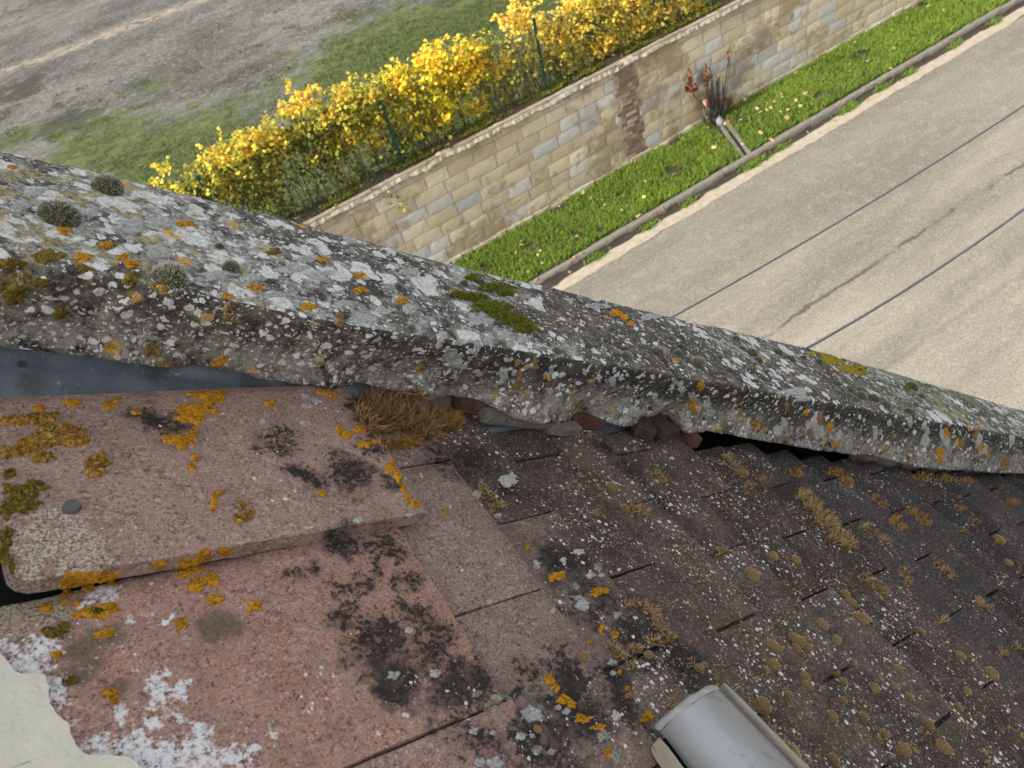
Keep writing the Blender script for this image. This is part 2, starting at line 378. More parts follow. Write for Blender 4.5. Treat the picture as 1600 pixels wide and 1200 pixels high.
    # limewash splashes on the second tile
    spl = field([(172, 929, 15), (143, 943, 10), (38, 1037, 34), (64, 1005, 22), (10, 1020, 30), (204, 972, 16), (254, 972, 10), (204, 1025, 8), (221, 1040, 8), (262, 1060, 17), (300, 1072, 13), (257, 1092, 24), (292, 1092, 20), (277, 1112, 22), (201, 1110, 12), (248, 1127, 15), (312, 1138, 17), (204, 1159, 30), (163, 1159, 22), (222, 1180, 32), (262, 1188, 42), (306, 1185, 36), (350, 1190, 36), (391, 1180, 18), (437, 1150, 13), (370, 1085, 5), (376, 1097, 6), (384, 1115, 5), (392, 1130, 5), (391, 1054, 5), (394, 1080, 8), (99, 1083, 14), (96, 1104, 14), (85, 1060, 16), (115, 1140, 16), (130, 1160, 18), (150, 1190, 26), (270, 1250, 70), (390, 1230, 30), (320, 1240, 60)], False, .7)
    sn = m.add(m.add(m.mul(m.noise(70, 8, .85, wp), .50), m.mul(n250, .65)), m.mul(n90, .20))          # mean about .68
    sm = m.step(m.add(m.mul(spl, .235), sn), .80, .93)
    col = m.mix(m.mul(m.mul(sm, m.step(spl, 0, .12)), .95), col, m.mix(n250, (.62, .63, .65), (.82, .82, .82)))
    # white pin-head lichens
    def specks(col, scale, keep, rad, c, cov, amt=.95):
        v = m.voro(scale, m.warp(140, .004)); cs = m.sep(v['Color'])
        r = m.add(m.mul(m.mul(cs['Y'], cs['Y']), rad*.95), rad*.28)
        return m.mix(m.mul(m.mul(m.step(m.sub(m.add(v['Distance'], m.mul(m.sub(n500, .5), .15)), r), .07, -.05), m.step(m.add(cs['X'], cov), keep, keep+.02)), amt), col, c)
    cov = m.sub(m.add(m.mul(m.sub(m.noise(11, 7, .75), .5), 2.6), m.mul(m.sub(far, m.mul(vfar, .8)), .27)), .20)
    col = specks(col, 440, .80, .40, (.48, .41, .37), m.add(cov, .06), .55)
    col = specks(col, 290, .90, .38, (.64, .61, .56), cov)
    col = specks(col, 190, .87, .36, (.70, .69, .64), cov)
    col = specks(col, 80, .962, .28, (.62, .63, .60), m.mul(cov, .3))
    col = specks(col, 120, .93, .36, (.33, .20, .09), m.mul(cov, .3), .8)
    nb = m.bump(m.add(n500, n250), .6, .0016); nb = m.bump(m.add(n90, n25), .45, .003, nb)
    return m.out(col, nb)

ROAD, YARD, BLOCK = mat_road(), mat_yard(), mat_block()
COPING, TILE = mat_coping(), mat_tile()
def mat_lichen(name, c0, c1, c2, sc_=150):
    m = M(name, .95, .1); m.coords()
    n = m.noise(sc_, 6, .75); f = m.noise(sc_*4, 4, .7)
    col = m.mix(m.step(n, .34, .62), c0, c1); col = m.mix(m.mul(m.step(f, .5, .64), .75), col, c2)
    v = m.voro(sc_*2.6, m.warp(sc_*2, .004))['Distance']
    col = m.mix(m.mul(m.step(v, .5, .8), .55), col, tuple(x*.45 for x in c0))  # shade in the crevices between lobes, painted into the colour
    return m.out(col, m.bump(m.math('SUBTRACT', f, v), 1., .003))
L_OR = mat_lichen('orange_crust', (.46, .20, .018), (.82, .38, .025), (.90, .54, .07))
L_BR = mat_lichen('ochre_foliose', (.24, .13, .028), (.55, .30, .05), (.74, .50, .16), 110)
L_OL = mat_lichen('olive_crust', (.11, .09, .022), (.28, .20, .04), (.52, .34, .05))
L_WH = mat_lichen('white_crust', (.50, .50, .47), (.74, .74, .71), (.82, .82, .80), 200)
L_PG = mat_lichen('pale_green_crust', (.28, .28, .20), (.50, .49, .38), (.64, .62, .53), 200)
L_TN = mat_lichen('tan_crust', (.28, .17, .06), (.45, .30, .13), (.5, .38, .2), 200)
CUSH = simple('moss_cushion_core', (.060, .058, .028), .95, .4, 300, .6)
CUSHB = simple('brown_cushion_core', (.20, .13, .055), .95, .4, 300, .6)
FUZZ = mat_blades('moss_hairs', (.10, .095, .045), (.22, .21, .11), (.66, .65, .57), .95)
FUZZB = mat_blades('brown_moss_hairs', (.24, .15, .055), (.40, .27, .11), (.80, .66, .43), 1.)  # dark roots, pale tips: the cushions' lit tops put into the colour
DRY = mat_blades('dry_moss_strands', (.085, .045, .015), (.46, .29, .11), (.66, .50, .27), .55)
DRYB = mat_blades('straw_moss_strands', (.050, .024, .010), (.33, .155, .050), (.62, .44, .22), .40)
DRYO = mat_blades('rusty_moss_strands', (.18, .085, .02), (.44, .24, .05), (.54, .36, .11), .5)
GREENM = mat_blades('green_moss_strands', (.035, .045, .008), (.15, .165, .012), (.28, .28, .03), .55)
GRASS = mat_blades('grass_blades', (.040, .095, .012), (.19, .28, .035), (.32, .42, .07), .55, .6, .35)
YGRASS = mat_blades('yard_grass_blades', (.035, .055, .012), (.10, .14, .025), (.16, .19, .05), .5, .6, .3)
BARK = simple('vine_bark', (.13, .095, .06), .9, .4, 40)
DARKWOOD = simple('dead_bark', (.045, .038, .03), .9, .4, 40)
ZINC = simple('zinc_sheet', (.20, .235, .275), .42, .25, 30, .1, .0005, .5, .55)
MORT = simple('grey_mortar', (.17, .155, .13), .95, .5, 70, .9, .004)
VOID_DARK = simple('dark_underlay', (.012, .011, .010), 1, .3, 30)  # near-black, so the void's deep shade is in the colour
CREAM = simple('cream_mortar', (.63, .60, .51), .95, .17, 45, .9, .004)
REDBR = simple('old_red_brick', (.095, .046, .035), .92, .4, 60, .8, .004)
RUBBLE = simple('brown_rubble', (.060, .045, .036), .95, .5, 60, .9, .005)
POSTM = simple('green_paint', (.006, .055, .040), .45, .2, 30, .05)
SOIL = simple('dark_soil', (.045, .036, .022), .98, .4, 12, .8, .02)
CONC = simple('kerb_concrete', (.17, .155, .125), .93, .5, 14, .7, .006)
MUD = simple('gutter_mud', (.038, .033, .024), .98, .5, 9, .8, .01)
GUTT = simple('sandy_gutter', (.33, .285, .215), .93, .4, 9, .6, .006)
RUBBER = simple('black_cable', (.075, .08, .10), .6, .15, 30, .05)

# ================================================================== STREET AND YARD
def sheet(name, x0, x1, y0, y1, z, mat, nx=1, ny=1):
    vs = [(x0+(x1-x0)*i/nx, y0+(y1-y0)*j/ny, z) for j in range(ny+1) for i in range(nx+1)]
    fs = [(j*(nx+1)+i, j*(nx+1)+i+1, (j+1)*(nx+1)+i+1, (j+1)*(nx+1)+i) for j in range(ny) for i in range(nx)]
    return put(name, mesh(name, vs, fs), mat)
tag(sheet('ground', -400, 400, -400, 400, -.02, SOIL), kind='structure')
tag(sheet('road', -60, 120, 1.6, 8.44, 0, ROAD, 40, 6), kind='structure')
# gutter strip of sandy concrete, slightly dished, ragged towards the road
vs, fs = [], []
for i in range(400):
    x = -20+i*.15
    e = 8.42 + .06*fbm((x*1.5, 3, 0)) + .02*fbm((x*7, 9, 0))
    for y, z in ((e, .004), (8.56, -.004+.008*fbm((x*2, 1, 1))), (8.75, .006)): vs.append((x, y, z))
for i in range(399):
    for k in range(2): a = i*3+k; fs.append((a, a+3, a+4, a+1))
tag(put('gutter', mesh('gutter', vs, fs, True), GUTT), kind='structure')
# kerb: a row of concrete kerbstones
kerb = tag(bpy.data.objects.new('kerb', None), kind='structure'); COL.objects.link(kerb); kerb.location = (0, 8.82, 0)
def kerb_mesh(seed, L=.99):
    rr = random.Random(seed); vs, fs = [], []; n = 8
    prof = [(-.075, -.1), (-.065, .10), (-.05, .135), (.035, .14), (.05, .125), (.05, -.1)]
    for i in range(n+1):
        x = -L/2+L*i/n
        for k, (y, z) in enumerate(prof): vs.append((x, y+.012*fbm((x*6+seed*9, k, 0)), z+(.012*fbm((x*5, k, seed*7)) if z > 0 else 0)))
    m_ = len(prof)
    for i in range(n):
        for k in range(m_-1): a = i*m_+k; fs.append((a, a+1, a+m_+1, a+m_))
    fs.append(tuple(range(m_))[::-1]); fs.append(tuple(n*m_+k for k in range(m_)))
    return mesh('kerbstone', vs, fs)
kms = [kerb_mesh(i) for i in range(4)]
for i in range(-4, 26):
    put('kerbstone', kms[i % 4], CONC, kerb, (i+.35, random.uniform(-.01, .01), random.uniform(-.012, .008)), (0, random.uniform(-.006, .006), random.uniform(-.008, .008)))
# wet mud and moss in the angle of the kerb
vs, fs = [], []
for i in range(420):
    x = -14+i*.1
    w_ = .075+.05*fbm((x*1.3, 6, 0))+.03*fbm((x*6, 2, 0))
    for y, z in ((8.757, .075+.03*fbm((x*3, 1, 0))), (8.742, .03), (8.735-w_*.5, .016), (8.735-w_, .008)): vs.append((x, y, z))
for i in range(419):
    for k in range(3): a = i*4+k; fs.append((a, a+4, a+5, a+1))
tag(put('gutter_mud', mesh('gutter_mud', vs, fs, True), MUD), kind='structure')
# verge
vs, fs = [], []
for i in range(300):
    x = -12+i*.15
    for k, y in enumerate((8.90, 9.1, 9.4, 9.8, 10.31)): vs.append((x, y, .09+.03*k*.5+.03*fbm((x*1.2, y*2, 0))))
for i in range(299):
    for k in range(4): a = i*5+k; fs.append((a, a+5, a+6, a+1))
VERGE = put('verge', mesh('verge', vs, fs, True), SOIL); tag(VERGE, kind='structure')
N = 62000
xs = 3.0+13.5*rng.random(N)**1.15; ys = 8.92+1.36*rng.random(N)
keep = np.array([fbm((x*1.7, y*1.9, 4)) > -.48 for x, y in zip(xs, ys)]) & ~((np.abs(xs-(8.55+(ys-9)*.32)) < .10) & (ys < 10.1))
xs, ys = xs[keep], ys[keep]; n_ = len(xs)
zz = .09+.03*fbm((0, 0, 0))+np.interp(ys, (8.9, 10.3), (0, .06))
tall = np.array([.5+.5*fbm((x*1.1, y*1.3, 8)) for x, y in zip(xs, ys)])
d = np.stack([rng.normal(0, .45, n_), rng.normal(0, .45, n_), np.ones(n_)], 1)
rn = np.clip(.5+.45*np.array([fbm((x*.9, y*1.5, 2)) for x, y in zip(xs, ys)])+rng.normal(0, .22, n_), 0, 1)
tag(put('grass', ribbons('grass', np.stack([xs, ys, zz], 1), d, .05+.11*tall*rng.random(n_), .016, .35, 2, rn), GRASS), kind='stuff')

# yard sheet
blobs_g = [(235, 250, 85, 50, .85), (330, 205, 75, 45, .55), (150, 225, 80, 40, .6), (560, 110, 90, 50, .62), (660, 60, 110, 60, .80), (760, 20, 90, 50, .75), (130, 240, 90, 30, .45), (420, 150, 60, 25, .35), (250, 130, 30, 10, .45), (30, 215, 50, 14, .5), (480, 100, 45, 40, .3), (590, 190, 90, 40, .6)]
blobs_d = [(110, 190, 65, 26, .75), (30, 140, 70, 26, .62), (160, 230, 60, 30, .45), (600, 60, 80, 50, .5), (560, 20, 60, 25, .5), (10, 20, 120, 30, .38), (180, 60, 100, 14, .2), (420, 40, 60, 18, .2), (400, 190, 60, 35, .30), (60, 120, 60, 15, .25), (95, 160, 40, 15, .5), (25, 50, 50, 30, .2), (345, 175, 60, 30, .4)]
YZ = 1.7
def field(blobs):
    out = []
    for px, py, rx, ry, v in blobs:
        c = ground(px, py, YZ); a = ground(px+rx, py-rx*.5, YZ); b = ground(px, py-ry, YZ)
        out.append((c.x, c.y, max(.5, (a-c).length*.9), max(.5, abs(b.y-c.y)), v))
    return out
fg, fd = field(blobs_g), field(blobs_d)
X, Y = np.meshgrid(np.linspace(-10, 22, 214), np.linspace(10.45, 50, 264))
def evalf(fl, X, Y):
    r = np.zeros_like(X)
    for cx, cy, rx, ry, v in fl: r = np.maximum(r, v*np.exp(-(((X-cx)/rx)**2+((Y-cy)/ry)**2)*.8))
    return r
GR = np.maximum(evalf(fg, X, Y), .8*np.exp(-((Y-12)/2.8)**2)); DI = evalf(fd, X, Y)
a_ = ground(0, 115, YZ); b_ = ground(310, 0, YZ)
yl = a_.y+(b_.y-a_.y)*(X-a_.x)/(b_.x-a_.x)
PA = np.exp(-((Y-yl)/.55)**2)
P3 = np.stack([X, Y, np.full_like(X, YZ)], -1)
P3[..., 2] += np.array([[.05*fbm((x*.3, y*.3, 0)) for x, y in zip(a, b)] for a, b in zip(X, Y)])
ny_, nx_ = X.shape; I = np.arange(nx_*ny_).reshape(ny_, nx_)
Q = np.stack([I[:-1, :-1], I[:-1, 1:], I[1:, 1:], I[1:, :-1]], -1).reshape(-1, 4)
# a skirt of big faces carries the sheet on to the horizon
V = P3.reshape(-1, 3); me = npmesh('yard', V, Q)
attr(me, 'grass', GR.ravel()); attr(me, 'dirt', DI.ravel()); attr(me, 'pale', PA.ravel())
tag(put('yard', me, YARD), kind='structure')
tag(sheet('terrain', -400, 400, 10.46, 500, YZ-.15, YARD), kind='structure')
# thin yard grass
N = 90000; xs = rng.uniform(-4, 14, N); ys = 11.2+13*rng.random(N)**1.3
gm = np.maximum(evalf(fg, xs, ys), .8*np.exp(-((ys-12)/2.8)**2)) + np.array([.9*fbm((x*1.1, y*1.1, 5), 6) for x, y in zip(xs, ys)])
k = gm > .34; xs, ys = xs[k], ys[k]; n_ = len(xs)
d = np.stack([rng.normal(0, .6, n_), rng.normal(0, .6, n_), np.ones(n_)], 1)
tag(put('grass', ribbons('yard_grass', np.stack([xs, ys, np.full(n_, YZ)], 1), d, rng.uniform(.03, .09, n_), .016, .3, 2), YGRASS), kind='stuff')

# ------------------------------------------------------------------ block wall
WY, WT = 10.27, 1.94
wall = tag(put('block_wall', None, loc=(0, WY, 0)), 'long retaining wall of beige stone blocks with a red brick strip beside the grass verge', 'wall')
core = [box_data(-8, 32, .0095, .36, -.1, WT-.03)]
v, f = join_data(core)
JOINT = simple('wall_mortar', (.30, .25, .165), .95, .35, 9, .7, .01)
put('mortar_core', mesh('mortar_core', v, f), JOINT, wall)
def block_mesh(seed):
    # unit block centred on x and z, front at y=0, depth into the wall; soft irregular arrises
    rr = random.Random(seed); bv = .03
    vs = []; nx, nz = 4, 3
    for j in range(nz+1):
        for i in range(nx+1):
            u, w_ = -.5+i/nx, -.5+j/nz
            e = (i in (0, nx)) or (j in (0, nz))
            vs.append((u*(1-rr.uniform(0, .03)), rr.uniform(-.0008, .0014) + (.004 if e else 0), w_*(1-rr.uniform(0, .05))))
    fs = [(j*(nx+1)+i, j*(nx+1)+i+1, (j+1)*(nx+1)+i+1, (j+1)*(nx+1)+i) for j in range(nz) for i in range(nx)]
    rim = [i for i in range(nx+1)] + [j*(nx+1)+nx for j in range(1, nz+1)] + [nz*(nx+1)+i for i in range(nx-1, -1, -1)] + [j*(nx+1) for j in range(nz-1, 0, -1)]
    b0 = len(vs)
    for r in rim: x, y, z = vs[r]; vs.append((x, .05, z))
    for k in range(len(rim)): k2 = (k+1) % len(rim); fs.append((rim[k2], rim[k], b0+k, b0+k2))
    return mesh('stone', vs, fs)
bms = [block_mesh(i) for i in range(6)]
tans = [(.48, .41, .285), (.45, .38, .255), (.51, .44, .31), (.43, .355, .235), (.49, .42, .30), (.53, .46, .335)]
greys = [(.44, .43, .39), (.47, .455, .41), (.41, .405, .38)]
rowh = [.20, .215, .205, .22, .215, .20, .22, .205, .20]
BX = 7.26                                             # brick strip
zz_ = .07; nst = 0; far_blocks = []
for ri, rh in enumerate(rowh):
    x = 1.0 - random.random()*.3
    while x < 15.6:
        L = random.choice((.36, .42, .46, .5, .54, .4))
        bw = .17+(.06 if ri % 2 else 0)
        x1 = x+L
        if BX-bw-.08 <= x < BX+bw: x = BX+bw+.005; continue
        if x < BX-bw < x1+.08: x1 = BX-bw-.005
        if x1-x > .07:
            c = (x+x1)/2
            g = fbm((c*.45, ri*.55, 3.3))
            cl = random.choice(greys) if (g > .16 and random.random() < .7) or random.random() < .04 else random.choice(tans)
            if nst < 296:
                o = put('stone', bms[nst % 6], BLOCK, wall, (c, random.uniform(-.004, .003), zz_+rh/2)); o.scale = (x1-x-.009, 1, rh-.009); o.rotation_euler.y = random.uniform(-.008, .008)
                kk = random.uniform(.86, 1.1); o.color = (cl[0]*kk, cl[1]*kk, cl[2]*kk, 1); nst += 1
            else: far_blocks.append(((x1+x)/2, zz_+rh/2, x1-x-.012, rh-.012))
        x = max(x1, x+.05)
    zz_ += rh
# courses beyond the picture
parts = [box_data(c-l/2, c+l/2, 0, .03, z-h/2, z+h/2) for c, z, l, h in far_blocks]
for (xa, xb) in ((-8, .72), (16.1, 32)):
    z = .07
    for rh in rowh:
        x = xa
        while x < xb:
            L = random.uniform(.36, .55); parts.append(box_data(x, min(x+L-.012, xb), random.uniform(-.004, .004), .03, z+.006, z+rh-.006)); x += L
        z += rh
v, f = join_data(parts); o = put('stone', mesh('stone_courses', v, f), BLOCK, wall); o.color = (.36, .30, .20, 1); o['kind'] = 'stuff'
# brick strip: bricks proud of pale mortar
bk = mesh('brick', *box_data(-.5, .5, 0, .06, -.5, .5))
z = .06; r = 0
while z < 1.86:
    hw = .175+(.065 if (int(z/.2) % 2) else 0)*1.0
    x = BX-hw+random.uniform(-.05, .03)
    Ls = [.22, .11] if r % 2 else [.11, .22]; k = 0
    while x < BX+hw-.04:
        L = min(Ls[k % 2], BX+hw-x)
        o = put('brick', bk, BLOCK, wall, (x+L/2, random.uniform(-.006, .004), z+.03)); o.scale = (L-.012, 1, .054); k += 1
        cl = random.choice([(.18, .10, .085), (.15, .08, .07), (.22, .13, .11), (.20, .13, .12), (.40, .33, .27), (.36, .29, .24)])
        o.color = (*cl, 1); x += L
    z += .068; r += 1
# pale footing stones
x = 1.2
while x < 16:
    L = random.uniform(.18, .5)
    o = put('footing_stone', bms[random.randrange(6)], BLOCK, wall, (x+L/2, -.03+random.uniform(-.015, .01), .14+random.uniform(-.02, .03))); o.scale = (L-.015, 1.4, random.uniform(.14, .22))
    cl = random.choice([(.46, .42, .34), (.40, .36, .29), (.36, .30, .22), (.44, .41, .35)]); o.color = (*cl, 1); x += L
# broken mortar capping
vs, fs = [], []; NX = 520
for i in range(NX):
    x = -2+i*.04
    e = -.025+.03*fbm((x*3, 0, 0))+.022*fbm((x*11, 4, 0))
    tz = WT-.03+.035*fbm((x*2.2, 7, 0))+.02*fbm((x*12, 2, 0))
    for y, z in ((.02, WT-.10), (e, tz-.05), (e+.02, tz), (.10+.03*fbm((x*5, 5, 5)), tz+.01), (.2, tz-.02)): vs.append((x, y, z))
for i in range(NX-1):
    for k in range(4): a = i*5+k; fs.append((a, a+5, a+6, a+1))
CAP = simple('weathered_cap', (.34, .30, .235), .95, .5, 9, .9, .015)
put('mortar_cap', mesh('mortar_cap', vs, fs), CAP, wall)
# soil and moss behind the cap
vs, fs = [], []
for i in range(300):
    x = -6+i*.08
    for y, z in ((.16, WT-.02), (.24, WT+.02+.04*fbm((x*2, 0, 1))), (.38, WT+.02+.04*fbm((x*2, 3, 1))), (.6, WT-.05), (1.1, YZ-.06)): vs.append((x, y, z))
for i in range(299):
    for k in range(4): a = i*5+k; fs.append((a, a+5, a+6, a+1))
bank = put('soil_bank', mesh('soil_bank', vs, fs, True), SOIL, loc=(0, WY, 0)); tag(bank, kind='structure')
n_ = 14000; xs = rng.uniform(0, 15.5, n_); ys = WY+.14+.28*rng.random(n_)
k = np.array([fbm((x*1.6, y*4, 9)) > -.12 for x, y in zip(xs, ys)]); xs, ys = xs[k], ys[k]; n_ = len(xs)
d = np.stack([rng.normal(0, .6, n_), rng.normal(0, .6, n_)-.2, np.ones(n_)], 1)
tag(put('moss', ribbons('wall_moss', np.stack([xs, ys, np.full(n_, WT+.01)], 1), d, rng.uniform(.02, .06, n_), .018, .3, 2), GREENM), kind='stuff')

# ------------------------------------------------------------------ fence posts and wires
fence = tag(put('wire_fence', None, loc=(0, 10.55, 0)), 'dark green steel post and wire fence on top of the block wall among yellow vines', 'fence')
pv = []
for (x, zt) in ((-2.0, 3.05), (.62, 3.09), (3.23, 3.0), (5.87, 3.07), (8.49, 3.05), (11.1, 3.05), (13.7, 3.05)):
    vs, fs = join_data([box_data(-.025, .025, -.003, .003, 1.8, zt), box_data(-.003, .003, .0035, .036, 1.8, zt-.004), box_data(-.03, .03, -.006, .04, zt+.001, zt+.012)])
    put('post', mesh('post', vs, fs), POSTM, fence, (x, 0, 0), (random.uniform(-.03, .03), random.uniform(-.03, .03), 0))
for z in (2.15, 2.5, 2.9):
    put('wire', tube_mesh('wire', [(-3+i*.8, -.008, z+.015*math.sin(i*2.1)) for i in range(24)], .0022, 5), POSTM, fence)

# ------------------------------------------------------------------ autumn vines
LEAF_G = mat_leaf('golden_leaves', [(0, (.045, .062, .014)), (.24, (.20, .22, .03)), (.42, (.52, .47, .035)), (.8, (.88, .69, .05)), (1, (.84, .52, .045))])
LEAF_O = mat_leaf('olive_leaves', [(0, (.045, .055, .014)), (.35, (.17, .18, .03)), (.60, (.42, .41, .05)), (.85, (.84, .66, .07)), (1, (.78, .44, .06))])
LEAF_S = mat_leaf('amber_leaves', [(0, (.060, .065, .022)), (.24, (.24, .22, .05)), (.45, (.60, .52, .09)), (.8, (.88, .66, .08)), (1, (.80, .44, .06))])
def leaf_cloud(name, C, size, up=.5):
    C = np.asarray(C); n = len(C)
    nr = rng.normal(size=(n, 3)); nr[:, 2] = np.abs(nr[:, 2])+up; nr[:, 1] -= .35; nr /= np.linalg.norm(nr, axis=1, keepdims=True)
    a = np.cross(nr, rng.normal(size=(n, 3))); a /= np.linalg.norm(a, axis=1, keepdims=True); b = np.cross(nr, a)
    s = size*(.55+.75*rng.random(n))
    shape = [(0, -.5, 0), (.42, -.30, .06), (.30, .08, .02), (.46, .30, .10), (0, .55, -.04), (-.46, .30, .10), (-.30, .08, .02), (-.42, -.30, .06)]
    V = np.stack([C + a*(s*u)[:, None] + b*(s*v)[:, None] + nr*(s*h)[:, None] for u, v, h in shape], 1)
    idx = np.arange(n*8).reshape(n, 8)
    Q = np.concatenate([idx[:, [0, 1, 2, 7]], idx[:, [7, 2, 6, 6]][:, :4]], 0)
    Q = np.concatenate([idx[:, [0, 1, 2, 7]], idx[:, [7, 2, 3, 6]], idx[:, [6, 3, 4, 5]]], 0)
    return npmesh(name, V.reshape(-1, 3), Q, False), n
def vine(label, x0, x1, clusters, mat, n, n_low, top, stems=40, hang=()):
    root = put('vine_shrub', None, loc=((x0+x1)/2, 10.75, WT-.05)); tag(root, label, 'shrub', 'autumn vines along the wire fence')
    ox = Vector(root.location); P, R = [], []
    # bright clusters high up
    tot = sum(c[3]**2 for c in clusters)
    for cx, cy, cz, r, br in clusters:
        m_ = int(n*1.02*r*r/tot); r *= 1.16; g = rng.normal(size=(m_, 3)); g /= np.linalg.norm(g, axis=1, keepdims=True); rad = r*rng.random((m_, 1))**.45
        q = g*rad*np.array([1.15, .8, .85])+np.array([cx, cy, cz])
        lum = np.array([fbm(tuple(p*4)) for p in q]); kk_ = lum > -.14; q, g, rad, lum = q[kk_], g[kk_], rad[kk_], lum[kk_]; m_ = len(q)
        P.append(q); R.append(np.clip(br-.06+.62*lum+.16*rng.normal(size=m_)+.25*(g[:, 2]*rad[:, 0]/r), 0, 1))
    # sparse lower growth
    q = np.stack([rng.uniform(x0-.15, x1+.15, n_low), 10.72+rng.normal(0, .17, n_low), WT+top*rng.random(n_low)**.9], 1)
    k = np.array([fbm(tuple(p*2.2)) > -.18 for p in q]); q = q[k]
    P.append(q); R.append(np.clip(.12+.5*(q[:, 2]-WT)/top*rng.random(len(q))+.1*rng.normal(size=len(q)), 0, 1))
    for _ in range(26):                                  # stray shoots that stick out of the mass
        cx, cy, cz, r, br = random.choice(clusters); dv = Vector((random.gauss(0, .8), random.gauss(-.1, .7), random.uniform(.2, 1.2))).normalized()
        L = r+random.uniform(.05, .24); m_ = 14; u = np.linspace(.6, 1, m_)[:, None]
        q = np.array([cx, cy, cz])+np.array(dv)*L*u+np.array([0, 0, -.35])*L*(u-.6)**2*2+rng.normal(0, .022, (m_, 3))
        P.append(q); R.append(np.clip(br+rng.normal(.05, .2, m_), 0, 1))
    for hx, hz, L in hang:
        m_ = 26; q = np.stack([hx+rng.normal(0, .06, m_)+np.linspace(0, .22, m_), np.full(m_, WY-.05)+rng.normal(0, .02, m_), hz-np.linspace(0, L, m_)], 1); P.append(q); R.append(np.clip(rng.normal(.35, .2, m_), 0, 1))
    P = np.concatenate(P)-np.array(ox); R = np.concatenate(R)
    me, n2 = leaf_cloud('foliage', P, .052); attr(me, 'rnd', np.repeat(R, 8)); put('foliage', me, mat, root)
    # woody stems
    parts = []
    for i in range(stems):
        sx = random.uniform(x0, x1); p = Vector((sx, 10.6+random.uniform(0, .3), WT-.1)); pts = []
        dx, dy = random.uniform(-.5, .5), random.uniform(-.25, .25)
        for j in range(7):
            u = j/6; pts.append(p+Vector((dx*u+.08*fbm((i, u*3, 0)), dy*u+.08*fbm((i, u*3, 5)), (top+random.uniform(-.1, .1))*math.sin(u*1.7))))
        tm = tube_mesh('t', [q_-ox for q_ in pts], [.009*(1-.7*j/6) for j in range(7)], 4, False)
        parts.append(([v.co.copy() for v in tm.vertices], [tuple(f_.vertices) for f_ in tm.polygons])); bpy.data.meshes.remove(tm)
    v, f = join_data(parts); put('stem', mesh('stem', v, f, True), BARK, root)
    return root
def at(px, py, y=10.75): q = onplane_y(px, py, y); return (q.x, q.y, q.z)
def cl(px, py, r, br, y=10.75): x, y, z = at(px, py, y); return (x, y, z, r, br)
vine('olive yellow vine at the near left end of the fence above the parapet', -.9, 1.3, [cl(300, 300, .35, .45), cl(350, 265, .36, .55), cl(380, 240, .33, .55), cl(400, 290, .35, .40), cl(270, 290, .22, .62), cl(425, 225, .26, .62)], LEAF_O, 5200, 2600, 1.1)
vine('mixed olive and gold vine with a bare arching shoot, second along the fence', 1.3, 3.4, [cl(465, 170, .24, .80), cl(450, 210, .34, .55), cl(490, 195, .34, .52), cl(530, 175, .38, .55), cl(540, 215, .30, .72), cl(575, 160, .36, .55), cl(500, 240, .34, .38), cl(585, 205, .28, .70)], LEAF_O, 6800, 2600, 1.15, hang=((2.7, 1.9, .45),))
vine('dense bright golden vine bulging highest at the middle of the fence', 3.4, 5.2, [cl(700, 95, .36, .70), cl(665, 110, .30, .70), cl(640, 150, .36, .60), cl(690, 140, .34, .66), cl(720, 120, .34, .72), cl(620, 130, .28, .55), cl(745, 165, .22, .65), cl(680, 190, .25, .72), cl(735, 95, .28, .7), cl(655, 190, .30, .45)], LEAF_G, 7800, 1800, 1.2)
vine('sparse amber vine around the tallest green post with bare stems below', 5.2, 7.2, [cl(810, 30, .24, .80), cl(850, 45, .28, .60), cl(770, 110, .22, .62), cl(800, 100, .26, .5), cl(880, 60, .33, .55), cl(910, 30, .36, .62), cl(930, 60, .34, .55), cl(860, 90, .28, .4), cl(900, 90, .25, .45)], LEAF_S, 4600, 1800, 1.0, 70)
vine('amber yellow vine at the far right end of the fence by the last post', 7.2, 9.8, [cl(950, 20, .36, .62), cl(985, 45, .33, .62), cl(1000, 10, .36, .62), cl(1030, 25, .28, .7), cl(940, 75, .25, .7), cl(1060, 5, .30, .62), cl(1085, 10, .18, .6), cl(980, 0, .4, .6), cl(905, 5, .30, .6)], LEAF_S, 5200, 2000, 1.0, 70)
# bare arching shoot parts are woody shrub pieces: one long cane each, children of the second vine
v2 = [o for o in bpy.data.objects if o.name.startswith('vine_shrub')][1]
for pts in ([(415, 215), (418, 195), (430, 172), (450, 162), (470, 165)], [(525, 240), (533, 262), (545, 277), (560, 285), (568, 287)], [(730, 128), (745, 145), (755, 160), (763, 178), (775, 200)]):
    pp = [Vector(at(*q, 10.45)) - v2.location for q in pts]
    put('cane', tube_mesh('cane', pp, [.008, .0075, .007, .006, .004], 5), BARK, v2)

